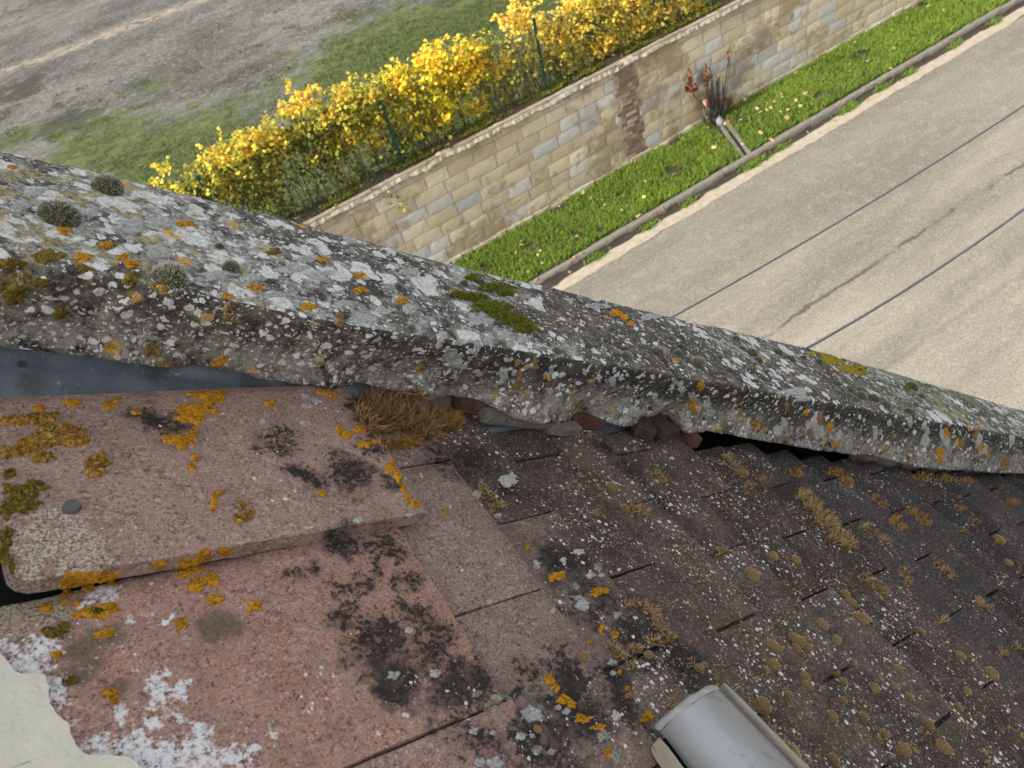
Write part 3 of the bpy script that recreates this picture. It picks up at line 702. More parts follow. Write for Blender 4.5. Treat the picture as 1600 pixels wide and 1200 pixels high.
# ------------------------------------------------------------------ things on the verge
DL = mat_leaf('rust_leaves', [(0, (.08, .032, .018)), (.5, (.17, .062, .026)), (1, (.25, .11, .045))], .1)
dead = put('dead_shrub', None, loc=(9.05, 10.18, .08)); tag(dead, 'withered dark shrub with a few rusty leaves against the block wall', 'shrub')
parts = []; lp = []
def dstem(pts, r):
    tm = tube_mesh('t', pts, [r*(1-.75*i/(len(pts)-1)) for i in range(len(pts))], 5, False)
    parts.append(([v.co.copy() for v in tm.vertices], [tuple(f_.vertices) for f_ in tm.polygons])); bpy.data.meshes.remove(tm)
def wp(px, py, y=10.14): q = onplane_y(px, py, y); return q-dead.location
spines = [[(1118, 205), (1112, 170), (1112, 130), (1111, 105)], [(1116, 190), (1108, 160), (1100, 150)], [(1120, 200), (1125, 165), (1122, 130), (1128, 115)], [(1120, 195), (1130, 150), (1138, 110), (1144, 70)], [(1117, 190), (1122, 140), (1120, 118)], [(1118, 200), (1104, 175), (1100, 160)], [(1112, 170), (1106, 145), (1102, 120)], [(1098, 195), (1097, 180)], [(1120, 190), (1135, 170), (1145, 150)], [(1128, 190), (1128, 160), (1132, 130)]]
for sp in spines:
    for rep in range(3):
        dstem([wp(x+random.uniform(-4, 4), y+random.uniform(-4, 4), 10.14-.05*rep) for x, y in sp], .014)
for _ in range(46):
    x, y = random.uniform(1102, 1128), random.uniform(150, 205)
    dstem([wp(x, y, random.uniform(10.0, 10.2)), wp(x+random.uniform(-8, 8), y-random.uniform(10, 30), random.uniform(10.0, 10.2))], .010)
v, f = join_data(parts); put('stem', mesh('stem', v, f, True), DARKWOOD, dead)
for (cx, cy, rx, ry, k) in ((1077, 125, 3, 14, 45), (1083, 140, 5, 10, 50), (1103, 120, 4, 14, 45), (1140, 160, 5, 9, 25), (1113, 158, 4, 5, 20), (1074, 138, 5, 4, 14), (1138, 85, 2, 10, 12)):
    for _ in range(k): lp.append(wp(cx+random.gauss(0, rx*.6), cy+random.gauss(0, ry*.6), random.uniform(10.08, 10.2)))
me, n2 = leaf_cloud('leaves', [tuple(p) for p in lp], .06, 0); attr(me, 'rnd', np.repeat(rng.random(n2), 8)); put('leaves', me, DL, dead)
# the two stems that carry the left leaves
tm = tube_mesh('branch', [wp(1112, 180), wp(1095, 160), wp(1083, 148), wp(1076, 122), wp(1073, 110)], [.01, .008, .007, .005, .003], 5); put('branch', tm, DARKWOOD, dead)

PVC = simple('grey_plastic_pipe', (.27, .275, .29), .5, .12, 20, .1)
TERRA = simple('terracotta_collar', (.40, .20, .12), .9, .3, 20)
pipe = put('drain_pipe', None, loc=(8.92, 10.2, .12)); tag(pipe, 'short pale grey drain pipe with a terracotta collar at the foot of the wall', 'pipe')
put('pipe', tube_mesh('pipe', [(0, .03, .34), (.0, -.02, .25), (.02, -.10, .12), (.05, -.22, .02)], [.075, .08, .08, .07], 14), PVC, pipe)
put('collar', tube_mesh('collar', [(-.01, .06, .46), (-.005, .04, .38), (0, .025, .335)], [.095, .09, .085], 14), TERRA, pipe)
chan = put('drain_channel', None, loc=(8.6, 9.4, .12)); tag(chan, 'mossy concrete drain channel running from the pipe across the verge to the kerb', 'drain')
vs, fs = [], []
for i in range(12):
    u = i/11; x = .36-.56*u*.9; y = .52-1.1*u; zc = .03-.08*u
    for k, (a, z) in enumerate(((-.13, 0.0), (-.12, .05), (-.06, .05), (-.035, .0), (.035, -.0), (.06, .05), (.12, .05), (.13, 0))): vs.append((x+a, y+a*.35, zc+z+.01*fbm((u*6, k, 0))))
for i in range(11):
    for k in range(7): a = i*8+k; fs.append((a, a+8, a+9, a+1))
put('channel', mesh('channel', vs, fs), simple('mossy_concrete', (.13, .13, .10), .95, .5, 12, .8, .01), chan)
can = put('drink_can', None, loc=(9.02, 9.9, .16), rot=(1.2, .3, .7)); tag(can, 'crushed red and white can lying beside the drain pipe', 'can')
put('body', tube_mesh('body', [(0, 0, -.06), (0, 0, -.045), (.004, 0, 0), (0, 0, .05), (0, 0, .06)], [.026, .034, .031, .034, .028], 12), simple('white_can_paint', (.72, .70, .68), .4), can)
put('band', tube_mesh('band', [(0, 0, .012), (0, 0, .062)], [.0350, .0352], 12), simple('red_can_paint', (.60, .03, .03), .4), can)
# fallen leaves on the verge and in the gutter
n_ = 110; xs = np.concatenate([rng.uniform(3.5, 15, 60), rng.choice(np.array([4.6, 6.1, 9.4, 10.1, 9.6]), 50)+rng.normal(0, .35, 50)]); ys = np.clip(8.55+1.7*rng.random(n_)**.8, 8.5, 10.2)
zs = np.where(ys > 8.9, .17+.06*rng.random(n_), np.where(ys > 8.72, .15, .03))
me, n2 = leaf_cloud('fallen_leaves', np.stack([xs, ys, zs], 1), .07, 2.); attr(me, 'rnd', np.repeat(rng.random(n2), 8))
FL = mat_leaf('fallen_leaf', [(0, (.24, .12, .06)), (.4, (.36, .25, .13)), (.85, (.48, .37, .20)), (1, (.60, .44, .06))], .1)
tag(put('fallen_leaves', me, FL), kind='stuff')
# weeds in the gutter
n_ = 2600; cx = rng.choice(np.array([5.1, 6.2, 7.0, 8.35, 8.45, 8.55, 9.1, 10.6, 10.7, 12.2, 13.4, 14.5, 11.5]), n_); xs = cx+rng.normal(0, .10, n_); ys = 8.70+rng.normal(0, .035, n_)
d = np.stack([rng.normal(0, .7, n_), rng.normal(-.2, .6, n_), np.ones(n_)], 1)
tag(put('weeds', ribbons('weeds', np.stack([xs, ys, np.full(n_, .0)], 1), d, rng.uniform(.03, .11, n_), .016, .4, 2), GRASS), kind='stuff')

# ------------------------------------------------------------------ overhead cables
def cable(label, a, b, r):
    d = (b-a); pts = [a+d*u+Vector((0, 0, .10*(u-.5)**2-.025)) for u in np.linspace(-2.2, 8, 60)]
    o = put('overhead_cable', tube_mesh('overhead_cable', pts, r, 8), RUBBER); tag(o, label, 'cable', 'cables over the road'); return o
cable('thin dark overhead cable over the road, the upper of two nearer the kerb', ground(1055, 493, 5.0), ground(1600, 165, 5.0), .0042)
cable('thicker dark overhead cable over the road, the lower of two nearer the parapet', ground(1265, 542, 5.0), ground(1600, 327, 5.0), .0050)

# ================================================================== NEAR ROOF
def rooted(name, me, mat=None, parent=None, m4=None):
    o = put(name, me, mat, parent)
    if m4 is not None: o.matrix_local = m4
    return o
# --- parapet with stone coping (built in the roof frame)

def poly(px, z): q = [rs(a, b, z) for a, b in px]; return [p.x for p in q], [p.y for p in q]
LOWP = [(-60, 548), (0, 553), (60, 556), (130, 562), (190, 573), (230, 580), (265, 585), (300, 578), (335, 581), (400, 594), (450, 603), (520, 613), (560, 603), (600, 612), (660, 628), (700, 622), (740, 630), (777, 645), (811, 663), (850, 668), (880, 660), (902, 650), (935, 662), (969, 672), (987, 670), (1004, 658), (1027, 650), (1045, 657), (1062, 676), (1080, 686), (1097, 680), (1120, 685), (1164, 696), (1249, 709), (1350, 722), (1450, 735), (1550, 741), (1600, 742)]
ARRP = [(-60, 392), (0, 402), (130, 424), (270, 450), (450, 489), (600, 517), (740, 537), (860, 555), (960, 572), (1050, 587), (1200, 612), (1442, 655), (1600, 682)]
OUTP = [(-60, 212), (0, 228), (240, 284), (480, 345), (700, 408), (860, 445), (1060, 494), (1260, 540), (1600, 640)]
ls, lt = poly(LOWP, .010); as_, at_ = poly(ARRP, ZT); os_, ot_ = poly(OUTP, ZT)
def ext(xs, ys, x):
    if x > xs[-1]: return ys[-1]+(x-xs[-1])*(-.10)
    if x < xs[0]: return ys[0]+(x-xs[0])*(-.10)
    return float(np.interp(x, xs, ys))
def smooth_ext(xs, ys, x, w=.06): return sum(ext(xs, ys, x+k*w) for k in (-1, -.5, 0, .5, 1))/5
def coping_stone(s0, s1, ds):
    n = max(8, int((s1-s0)/ds)); vs, fs = [], []
    for i in range(n+1):
        s = s0+(s1-s0)*i/n
        tl, ta, to = ext(ls, lt, s), smooth_ext(as_, at_, s), smooth_ext(os_, ot_, s)
        endf = min(1, min(s-s0, s1-s)/.012); dip = .006*(1-endf)
        hl = .010+.008*lerp(s, (.45, .6, .95, 1.1), (0, 1, 1, 0))
        prof = [(tl+.13, hl+.004), (tl+.05, hl), (tl+.012, hl-.002)]
        sm_l = smooth_ext(ls, lt, s, .05)
        for k in range(18):
            u = (k+1)/19; fl = (1-u)**2.2
            prof.append((tl*fl+(1-fl)*(sm_l*(1-u)+ta*u)+.003*math.sin(math.pi*u), hl+(ZT-.0035-hl)*u))
        prof.append((ta+.0012, ZT-.0012)); prof.append((ta+.0040, ZT-.0002))
        for k in range(26):
            u = (k+1)/27; prof.append((ta+.006+(to-ta-.016)*u, ZT+.003*math.sin(math.pi*u)))
        prof += [(to-.006, ZT-.002), (to-.001, ZT-.007), (to+.002, ZT-.02), (to+.001, ZT-.05), (to-.004, .012), (to-.03, .006)]
        for k, (t, z) in enumerate(prof):
            p = (s*16, t*16, z*16); side = 3 <= k <= 20
            a = (.0026*fbm(p, 5) + .0018*fbm((s*75, t*75, z*75), 4))*(.55 if 19 <= k <= 24 else 1)
            if side: a *= 1.35; t -= .004*max(0, fbm((s*40, t*40+9, z*40), 4))
            nrm = (0, -1, .15) if k <= 20 else ((0, -.6, .8) if k <= 22 else ((0, 0, 1) if k <= 48 else (0, 1, .2)))
            vs.append((s, t+nrm[1]*a - (nrm[1]*-1)*0 + (dip if k <= 21 else 0), z+nrm[2]*a-(dip if k > 20 else 0)))
    m_ = len(prof)
    for i in range(n):
        for k in range(m_): k2 = (k+1) % m_; fs.append((i*m_+k, (i+1)*m_+k, (i+1)*m_+k2, i*m_+k2))
    fs.append(tuple(range(m_))); fs.append(tuple(n*m_+k for k in range(m_))[::-1])
    return mesh('coping_stone', vs, fs, True)
parapet = put('parapet', None); parapet.matrix_world = RM
tag(parapet, 'lichen covered stone coping parapet running down beside the tiles above the street', 'parapet')
S1, S2 = rs(1085, 605, ZT).x, rs(1442, 655, ZT).x
near_objs = []
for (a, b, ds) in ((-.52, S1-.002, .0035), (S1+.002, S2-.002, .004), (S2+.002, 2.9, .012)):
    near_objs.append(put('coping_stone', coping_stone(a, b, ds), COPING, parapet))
# gable wall below the coping, down to the street (in the roof frame's s and world z)
vs, fs = [], []
WALLM = simple('gable_rubble', (.25, .215, .16), .95, .45, 6, .8, .02)
def wpt(s, t, z): return RM @ Vector((s, t, z))
sl = [-.5, .2, 1.0, 1.8, 2.88]
for s in sl:
    to = ext(os_, ot_, s)-.03; ti = ext(ls, lt, s)+.13
    a, b = wpt(s, to, .0), wpt(s, ti, .0)
    vs += [a, Vector((a.x, a.y, -.05)), b, Vector((b.x, b.y, -.05))]
for i in range(len(sl)-1):
    p = i*4; q = p+4
    fs += [(p, q, q+1, p+1), (p+2, p+3, q+3, q+2), (p, p+2, q+2, q)]
fs += [(0, 1, 3, 2), (len(vs)-4, len(vs)-2, len(vs)-1, len(vs)-3)]
put('gable_wall', mesh('gable_wall', [RI @ v for v in vs], fs), WALLM, parapet)
# mortar fillet and rubble that fill the joint under the coping
vs, fs = [], []; n = 420
for i in range(n+1):
    s = -.05+1.9*i/n; tl = ext(ls, lt, s); sm_l = smooth_ext(ls, lt, s, .05)
    hole = lerp(s, (.47, .52, .90, 1.0), (0, 1, 1, .2))
    b = sm_l+.008+.09*hole+.010*fbm((s*22, 0, 0), 4)+.02*max(0, fbm((s*9, 3, 0)))
    for k, (t, z) in enumerate(((b-.004, -.022), (b+.003*fbm((s*50, 1, 1)), -.006), (b+.006+.004*fbm((s*60, 2, 2)), .006), (b+.02, .016), (b+.06, .018))): vs.append((s, t, z))
for i in range(n):
    if .53 < -.05+1.9*i/n < .97: continue                 # the open gap under the second stone
    for k in range(4): a = i*5+k; fs.append((a, a+5, a+6, a+1))
put('mortar_bed', mesh('mortar_bed', vs, fs), MORT, parapet)
def chunk(px, py, w_, h_, d_, mat, name, z=.006, rz=0):
    p = rs(px, py, z); bm = bmesh.new(); bmesh.ops.create_cube(bm, size=1); bmesh.ops.subdivide_edges(bm, edges=bm.edges[:], cuts=3, use_grid_fill=True)
    for v in bm.verts:
        v.co = Vector((v.co.x*w_, v.co.y*d_, v.co.z*h_)); q = v.co*1.0
        v.co += v.co.normalized()*(.10*min(w_, h_)*fbm((q.x*60+px, q.y*60, q.z*60), 4)*2 - .08*min(w_, h_)*(abs(q.x)/w_+abs(q.z)/h_ > .85))
    me = bpy.data.meshes.new(name); bm.to_mesh(me); bm.free()
    return put(name, me, mat, parapet, (p.x, p.y+d_*(.52 if mat is REDBR else .36), z), (0, 0, rz))
chunk(745, 640, .042, .016, .05, REDBR, 'brick', .008, -.1)
chunk(925, 664, .055, .016, .05, REDBR, 'brick', .010, -.2)
chunk(1090, 692, .018, .016, .04, REDBR, 'brick', .008, -.2)
chunk(1042, 676, .034, .016, .05, RUBBLE, 'rubble_stone', .012, .2)
chunk(1010, 672, .030, .018, .05, RUBBLE, 'rubble_stone', .010, -.3)
chunk(830, 655, .08, .018, .05, MORT, 'mortar_lump', .006, -.25)
chunk(780, 650, .05, .016, .05, MORT, 'mortar_lump', .004, -.1)
chunk(880, 668, .05, .014, .05, MORT, 'mortar_lump', .004, -.1)

# --- roof deck, zinc flashing, tiles
vs, fs = [], []
for i in range(41):
    s = -1.6+i*.115
    for t in (-2.2, ext(ls, lt, s)+.14): vs.append((s, t, -.052))
for i in range(40): a = i*2; fs.append((a, a+2, a+3, a+1))
put('underlay', mesh('underlay', vs, fs), VOID_DARK, ref)
vs, fs = [], []; n = 160
for i in range(n+1):
    s = -.55+2.6*i/n; tl = smooth_ext(ls, lt, s, .04)
    fl = lerp(s, (-.5, -.02, .06, .9, 1.), (-.003, -.006, -.010, -.010, -.022)); hz = lerp(s, (.50, .54), (0, 1))
    for k, (t, z) in enumerate(((tl-.11, -.075), (tl-.062, -.05), (tl-.052, fl-.022), (tl-.035, fl-.012+.001*fbm((s*9, 0, 0))), (tl+.004, fl+.003-hz*.02), (tl+.016-hz*.01, fl+.012-hz*.03), (tl+.022-hz*.01, fl+.05-hz*.07))): vs.append((s, t, z))
for i in range(n):
    for k in range(6): a = i*7+k; fs.append((a, a+7, a+8, a+1))
def mat_zinc():
    m = M('zinc_flashing', .42, .5); m.coords(ref); m.b.inputs['Metallic'].default_value = .45
    n = m.noise(28, 6, .7); f = m.noise(160, 5, .7)
    col = m.mix(m.step(n, .35, .65), (.085, .103, .122), (.13, .152, .172)); col = m.mix(m.step(f, .60, .72), col, (.32, .36, .40)); col = m.mix(m.mul(m.step(f, .42, .3), .5), col, (.07, .085, .10))
    p = rs(35, 566); k = m.sphere((p.x, p.y, -.003), .0045, .6); col = m.mix(m.mul(m.step(m.add(k, m.mul(m.sub(n, .5), .7)), .4, .8), .8), col, (.05, .03, .022))
    p = rs(52, 590); k = m.sphere((p.x, p.y, -.003), .014, .8); col = m.mix(m.mul(m.step(m.add(k, m.mul(m.sub(f, .5), .9)), .4, .9), .6), col, (.07, .05, .045))
    return m.out(col, m.bump(n, .15, .002))
put('flashing', mesh('flashing', vs, fs, True), mat_zinc(), ref)

def tile_mesh(L, Wd, seed, nx=12, ny=8, th=TH, tend=None, rough=1., cut=None):
    """tile lying from s=-L..0, t=0..Wd, top at z=0 at the tail; cut(s_local)->t of the far edge"""
    vs, fs = [], []; se = seed*13.7
    for lay in range(2):
        for i in range(nx+1):
            for j in range(ny+1):
                s = -L+L*i/nx; w_ = Wd if cut is None else cut(s); t = w_*j/ny
                z = 0 if lay == 0 else -th
                if lay == 0:
                    z += .0016*math.sin(math.pi*min(1, t/Wd)) + rough*(.0007*fbm((s*18+se, t*18, 0))+.0004*fbm((s*60+se, t*60, 2)))
                    if i in (0, nx) or j in (0, ny): z -= .0016+.0012*abs(fbm((s*50+se, t*50, 4)))
                else:
                    z += .0016*math.sin(math.pi*min(1, t/Wd))*.6
                e = rough*.0013
                if i == nx: s += e*fbm((t*45+se, 1, lay*.3))*1.2
                if j == 0: t += e*fbm((s*45+se, 2, lay*.3))
                if j == ny: t += e*fbm((s*45+se, 3, lay*.3))*(1 if cut is None else 2.2)
                vs.append((s, t, z))
    st = ny+1; o2 = (nx+1)*st
    for i in range(nx):
        for j in range(ny):
            a = i*st+j; fs.append((a, a+st, a+st+1, a+1)); fs.append((o2+a, o2+a+1, o2+a+st+1, o2+a+st))
    for i in range(nx):
        a = i*st; fs.append((a, o2+a, o2+a+st, a+st)); a = i*st+ny; fs.append((a, a+st, o2+a+st, o2+a))
    for j in range(ny):
        a = j; fs.append((a, a+1, o2+a+1, o2+a)); a = nx*st+j; fs.append((a, o2+a, o2+a+1, a+1))
    me = mesh('tile', vs, fs)
    return me
shared = [tile_mesh(TL, TW-.0030, i) for i in range(5)]
def tilecol(o, k, t):
    if k <= 0: c = (1.12, 1.06, 1.03)
    else: c = (.88, .90, .90)
    g = fbm((k*.7, t*9, 1.5)); v = 1+.30*g+random.uniform(-.20, .18)
    if k > 1 and random.random() < .20: v *= .55
    o.color = (c[0]*v, c[1]*v*(1+random.uniform(-.03, .0)), c[2]*v*(1+random.uniform(-.03, .04)), 1)
tiles = {}
NC = 34
def edge_t(s): return smooth_ext(ls, lt, s, .03)
for k in range(0, NC):
    s = k*G_; off = 0 if k % 2 == 0 else TW/2
    for j in range(-8, 4):
        t0 = off+j*TW+random.uniform(-.0012, .0012)
        te = edge_t(s-G_*.5)+lerp(s, (.05, .2, .5, .6, .95, 1.05), (.001, .005, .009, .016, .016, .016))+random.uniform(-.003, .003)
        if t0 > te-.02: continue
        z = 0.0; L = TL; sk = s+random.uniform(-.0025, .0025); rz = random.uniform(-.006, .006)
        if k == 0 and j == 0: sk -= .022; L = .36
        if k == 0 and j == -1: sk -= .01; L = .36
        if k == 0 and j == 1: continue
        near = (k <= 3 and -2 <= j <= 2)
        if t0+TW > te:                                     # cut along the parapet, at right angles to the course
            me = tile_mesh(L, TW-.003, k*17+j, cut=lambda q, w_=te-t0: w_)
        elif near: me = tile_mesh(L, TW-.003+(.012 if k == 0 and j == 0 else 0), k*17+j, 22, 14)
        else: me = shared[(k*5+j*3) % 5]
        m4 = Matrix.Translation((sk, t0, z+random.uniform(-.0006, .0006))) @ Matrix.Rotation(rz if near else rz*.7, 4, 'Z') @ Matrix.Rotation(-ALF+random.uniform(-.003, .003), 4, 'Y')
        o = rooted('tile', me, TILE, ref, m4); tilecol(o, k, t0); near_objs.append(o)
        if k == 0 and j == 0: o.color = (1.20, 1.02, .96, 1)
# courses further up the slope, beside the opening
parts = []
for k in range(-13, -4):
    for j in range(-8, 3):
        t0 = (0 if k % 2 == 0 else TW/2)+j*TW
        if t0+TW > edge_t(k*G_)-.05: continue
        m4 = Matrix.Translation((k*G_-.05, t0, 0)) @ Matrix.Rotation(-ALF, 4, 'Y'); v, f = box_data(-TL, 0, 0, TW-.003, -TH, 0)
        parts.append(([m4 @ Vector(q) for q in v], f))
v, f = join_data(parts); o = put('tile', mesh('upper_tiles', v, f), TILE, ref); o['kind'] = 'stuff'; o.color = (.9, .88, .86, 1)
# the lifted first tile beside the flashing
p0 = rs(20, 905); 
me = tile_mesh(.305, .184, 99, 30, 18, .0145)
for v in me.vertices:                                     # worn round corner
    dx, dt = v.co.x+.305, v.co.y
    if dx < .016 and dt < .016:
        r = math.hypot(.016-dx, .016-dt)
        if r > .016: f_ = .016/r; v.co.x = -.305+.016-(.016-dx)*f_; v.co.y = .016-(.016-dt)*f_
T1 = rooted('tile', me, TILE, ref, Matrix.Translation((.004, TW+.004, .0135)) @ Matrix.Rotation(-.008, 4, 'Z') @ Matrix.Rotation(-ALF*.70, 4, 'Y'))
T1.color = (1.12, 1.08, 1.06, 1); T1['label'] = 'lifted tile with a nail head and orange lichen at its upper end'; near_objs.append(T1)

# --- one BVH over the near surfaces, in roof coordinates
bpy.context.view_layer.update()
BV, BF, BO = [], [], []
for o in near_objs:
    m4 = RI @ o.matrix_world; b = len(BV); BV += [m4 @ v.co for v in o.data.vertices]
    for f in o.data.polygons: BF.append([i+b for i in f.vertices]); BO.append(o)
bvh = BVHTree.FromPolygons(BV, BF)
def cast(px, py):
    h, nrm, idx, dist = bvh.ray_cast(CR, rray(px, py))
    if h is None: return None
    if nrm.dot(h-CR) > 0: nrm = -nrm
    return h, nrm, BO[idx], dist

# --- raised lichen crusts, each a part of the tile or stone it grows on
lcount = {}
def lichen(blobs, mat, name, thick=.0016, rag=.35, rings=5, seg=26, lobes=0.):
    V, F = [], []; owner = None
    for (cx, cy, rx, ry) in blobs:
        c = cast(cx, cy)
        if c is None: continue
        if owner is None: owner = c[2]
        sd = random.random()*100; b = len(V); n0 = c[1]
        p, nn_ = c[0], c[1]; V.append(p+nn_*thick*(1+.3*random.random())); ok = True
        tmp = []
        for r in range(1, rings+1):
            for k in range(seg):
                a = 2*math.pi*k/seg; u = r/rings
                rr = 1+rag*fbm((math.cos(a)*1.7+sd, math.sin(a)*1.7, sd), 4)*1.6+lobes*math.sin(a*7+sd)*.5*u
                rr = max(.3, rr)
                px = cx+rx*rr*u*math.cos(a); py = cy+ry*rr*u*math.sin(a)
                q = cast(px, py)
                if q is None or (q[0]-p).length > .09: q = (p, nn_, None, 0)
                hgt = thick*(1-u**3)*(.75+.9*abs(fbm((px*.35+sd, py*.35, 0), 3)))+(.00025 if r < rings else -.0006)
                if lobes: hgt += thick*.9*max(0, fbm((px*.22+sd, py*.22, 3), 4))*(1 if r < rings else .3)
                tmp.append(q[0]+q[1]*hgt)
        V += tmp
        for k in range(seg):
            k2 = (k+1) % seg; F.append((b, b+1+k2, b+1+k))
            for r in range(rings-1): a0 = b+1+r*seg; F.append((a0+k, a0+k2, a0+seg+k2, a0+seg+k))
    if owner is None: return
    root = parapet if owner in near_objs[:3] else ref
    m4 = (RI @ owner.matrix_world).inverted()
    o = put(name, mesh(name, [m4 @ v for v in V], F, True), mat, owner); lcount[owner.name] = lcount.get(owner.name, 0)+1
    return o
OR = [
 [(310,640,36,12),(330,625,20,10),(345,615,10,12),(300,655,22,9)], [(285,690,28,12),(265,685,10,6),(300,680,10,12)], [(318,618,28,5)], [(305,716,8,7)], [(299,731,6,9)],
 [(423,630,9,7)], [(115,630,15,6)], [(170,634,12,7),(181,626,6,5)], [(212,645,10,4)], [(335,783,6,18),(343,770,8,4)],
 [(130,908,36,17),(165,903,20,14),(105,915,16,14)], [(140,960,30,10),(165,952,18,12)], [(100,942,8,5)], [(72,950,11,8)], [(118,944,7,5)], [(165,990,18,8)],
 [(300,885,22,12),(318,868,14,12),(290,895,12,10)], [(310,912,16,14),(330,905,14,10)], [(335,938,14,8)], [(283,975,10,12)], [(250,882,14,7)], [(395,950,12,9),(404,944,5,6)], [(354,862,12,8)], [(88,1023,10,7)], [(172,1083,14,9),(180,1094,8,8)],
 [(542,680,10,7),(530,670,6,9)], [(562,672,14,6)], [(570,695,11,6),(585,690,6,4)], [(610,730,10,11),(622,745,9,10)], [(630,762,5,10),(637,778,5,9)], [(648,787,11,5)], [(503,771,9,5)], [(695,800,5,4)], [(508,612,14,4),(520,618,8,4)],
 [(872,900,13,7),(862,905,5,6)], [(938,923,15,5),(930,929,8,4)], [(824,855,4,5)], [(940,982,6,7)], [(961,993,5,7)], [(921,1004,4,3)], [(858,1062,9,9),(868,1074,7,8)], [(880,1092,11,8),(893,1101,7,8)], [(913,1124,13,6),(905,1119,6,5)], [(935,1137,13,6)], [(1012,1119,10,7),(1006,1125,7,5)], [(968,1052,4,4)], [(982,1076,5,4)], [(978,1089,4,3)], [(950,1178,6,10)],
 [(62,638,12,6)]]
BRN = [[(55,690,22,14),(90,685,26,12),(40,700,18,10),(100,672,16,10),(115,690,14,10),(75,672,14,8)], [(65,715,19,9),(55,710,8,6)], [(20,660,22,7),(45,655,14,7)], [(68,655,16,8),(84,650,8,6)], [(122,676,12,7),(132,690,8,5)], [(155,722,14,9),(140,724,10,6),(158,712,6,6)], [(150,740,18,6)], [(14,708,18,9)], [(377,790,7,7)], [(375,812,14,7),(388,805,8,8)]]
OLV = [[(28,770,30,14),(55,760,22,8),(12,795,16,16),(38,790,26,14)], [(12,840,10,18),(8,865,8,16)], [(15,740,10,8)], [(18,885,6,14)], [(85,988,16,10),(100,980,10,8)], [(112,1065,13,7)], [(150,957,14,6)]]
for b in OR: lichen(b, L_OR, 'orange_lichen', .0017, .42)
for b in BRN: lichen(b, L_BR, 'ochre_lichen', .0034, .42, 6, 30, .30)
for b in OLV: lichen(b, L_OL, 'olive_lichen', .0024, .40, 6, 28, .15)
WH = [(795,750,17,11),(745,770,8,7),(905,862,12,5),(880,875,6,5),(912,945,12,10),(923,899,8,5),(940,899,5,4),(838,882,7,8),(864,955,5,5),(958,1036,9,7),(958,1052,6,4),(615,1055,11,8),(680,1052,9,8),(830,1115,19,15),(813,1150,8,8),(862,1175,7,6),(963,1119,9,9),(775,1192,14,10),(750,1192,9,8),(560,812,8,6),(475,660,10,3),(478,618,8,5),(496,626,10,4),(480,634,9,4),(640,985,9,5),(765,940,6,5),(410,658,6,5),(872,1106,5,5),(885,1112,7,6),(832,1150,5,4),(770,1145,5,4),(740,1142,8,6),(640,805,5,4),(778,806,6,5)]
for b in WH: lichen([b], L_WH, 'white_lichen', .0010, .30, 4, 22)
PGL = [(770,1105,12,12),(945,1150,12,10),(690,755,7,7),(900,918,8,6),(905,935,14,6),(845,1105,5,5),(840,1170,8,7),(780,1090,14,8),(745,1085,8,5),(965,960,8,6),(935,887,7,8),(960,1178,12,14)]
for b in PGL: lichen([b], L_PG, 'pale_lichen', .0011, .45, 4, 24)
# on the coping
for b in [[(100,360,13,8)], [(165,383,15,5)], [(205,412,16,7),(192,402,10,6)], [(290,350,18,5)], [(400,449,13,6)], [(482,480,12,6)], [(338,567,12,9),(350,560,7,6)], [(356,462,10,5)], [(962,488,12,6),(975,495,8,5)], [(985,506,8,4)], [(129,402,16,7)], [(20,262,8,4)], [(505,406,12,5)], [(562,453,12,5)], [(628,471,11,6)], [(560,430,9,4)], [(255,447,9,7)]]: lichen(b, L_OR, 'orange_lichen', .0013, .45)
for b in [[(240,540,14,8),(232,550,10,8),(247,552,8,8)], [(257,570,13,6)], [(357,480,9,9)], [(530,500,10,12)], [(812,590,6,12)], [(808,604,7,4)], [(355,495,6,6)], [(1130,665,7,4)], [(1226,685,8,5)], [(1180,660,4,8)], [(900,630,5,9)], [(168,562,9,5)]]: lichen(b, L_TN, 'tan_lichen', .0016, .4)
for b in [[(75,402,24,11)], [(25,462,18,12),(18,470,12,8)], [(92,490,12,8)], [(15,410,22,9)], [(205,435,14,12)], [(60,440,16,8)], [(430,393,16,6)], [(130,418,14,6)]]: lichen(b, L_OL, 'olive_lichen', .0014, .5)
YL = mat_lichen('yellow_crust', (.24, .20, .02), (.52, .38, .02), (.62, .46, .04))
for b in [[(1305,562,22,6),(1330,575,20,6),(1290,555,10,4)], [(1345,582,14,4)], [(1570,625,22,5)], [(1270,552,8,3)]]: lichen(b, YL, 'yellow_lichen', .0016, .45)
for b in [(570,497,22,9),(690,525,9,11),(706,556,13,14),(716,567,10,8),(745,546,7,11),(787,582,7,10),(787,590,5,4),(230,524,14,14),(862,578,5,8),(914,582,4,6),(936,588,4,9),(345,430,26,9),(395,433,22,8),(600,485,16,6),(640,482,13,7),(745,500,22,8),(790,520,12,6),(720,535,12,5),(820,532,12,5),(1245,612,22,7),(1255,622,18,5),(1065,610,6,10),(990,645,12,8),(980,655,9,7),(1105,632,7,11),(1070,650,9,9),(1110,645,8,6),(1145,646,7,9),(890,470,9,5),(930,478,20,5),(1020,495,16,6),(550,372,16,6),(500,430,20,7),(260,345,26,9),(55,300,26,9),(30,320,24,7),(200,355,30,12),(140,330,20,7),(205,375,12,6),(240,390,24,9),(430,460,20,5),(455,420,26,9),(480,405,22,7),(640,425,18,6),(535,475,16,5)]:
    lichen([b], L_WH, 'white_lichen', .0009, .45, 4, 26)
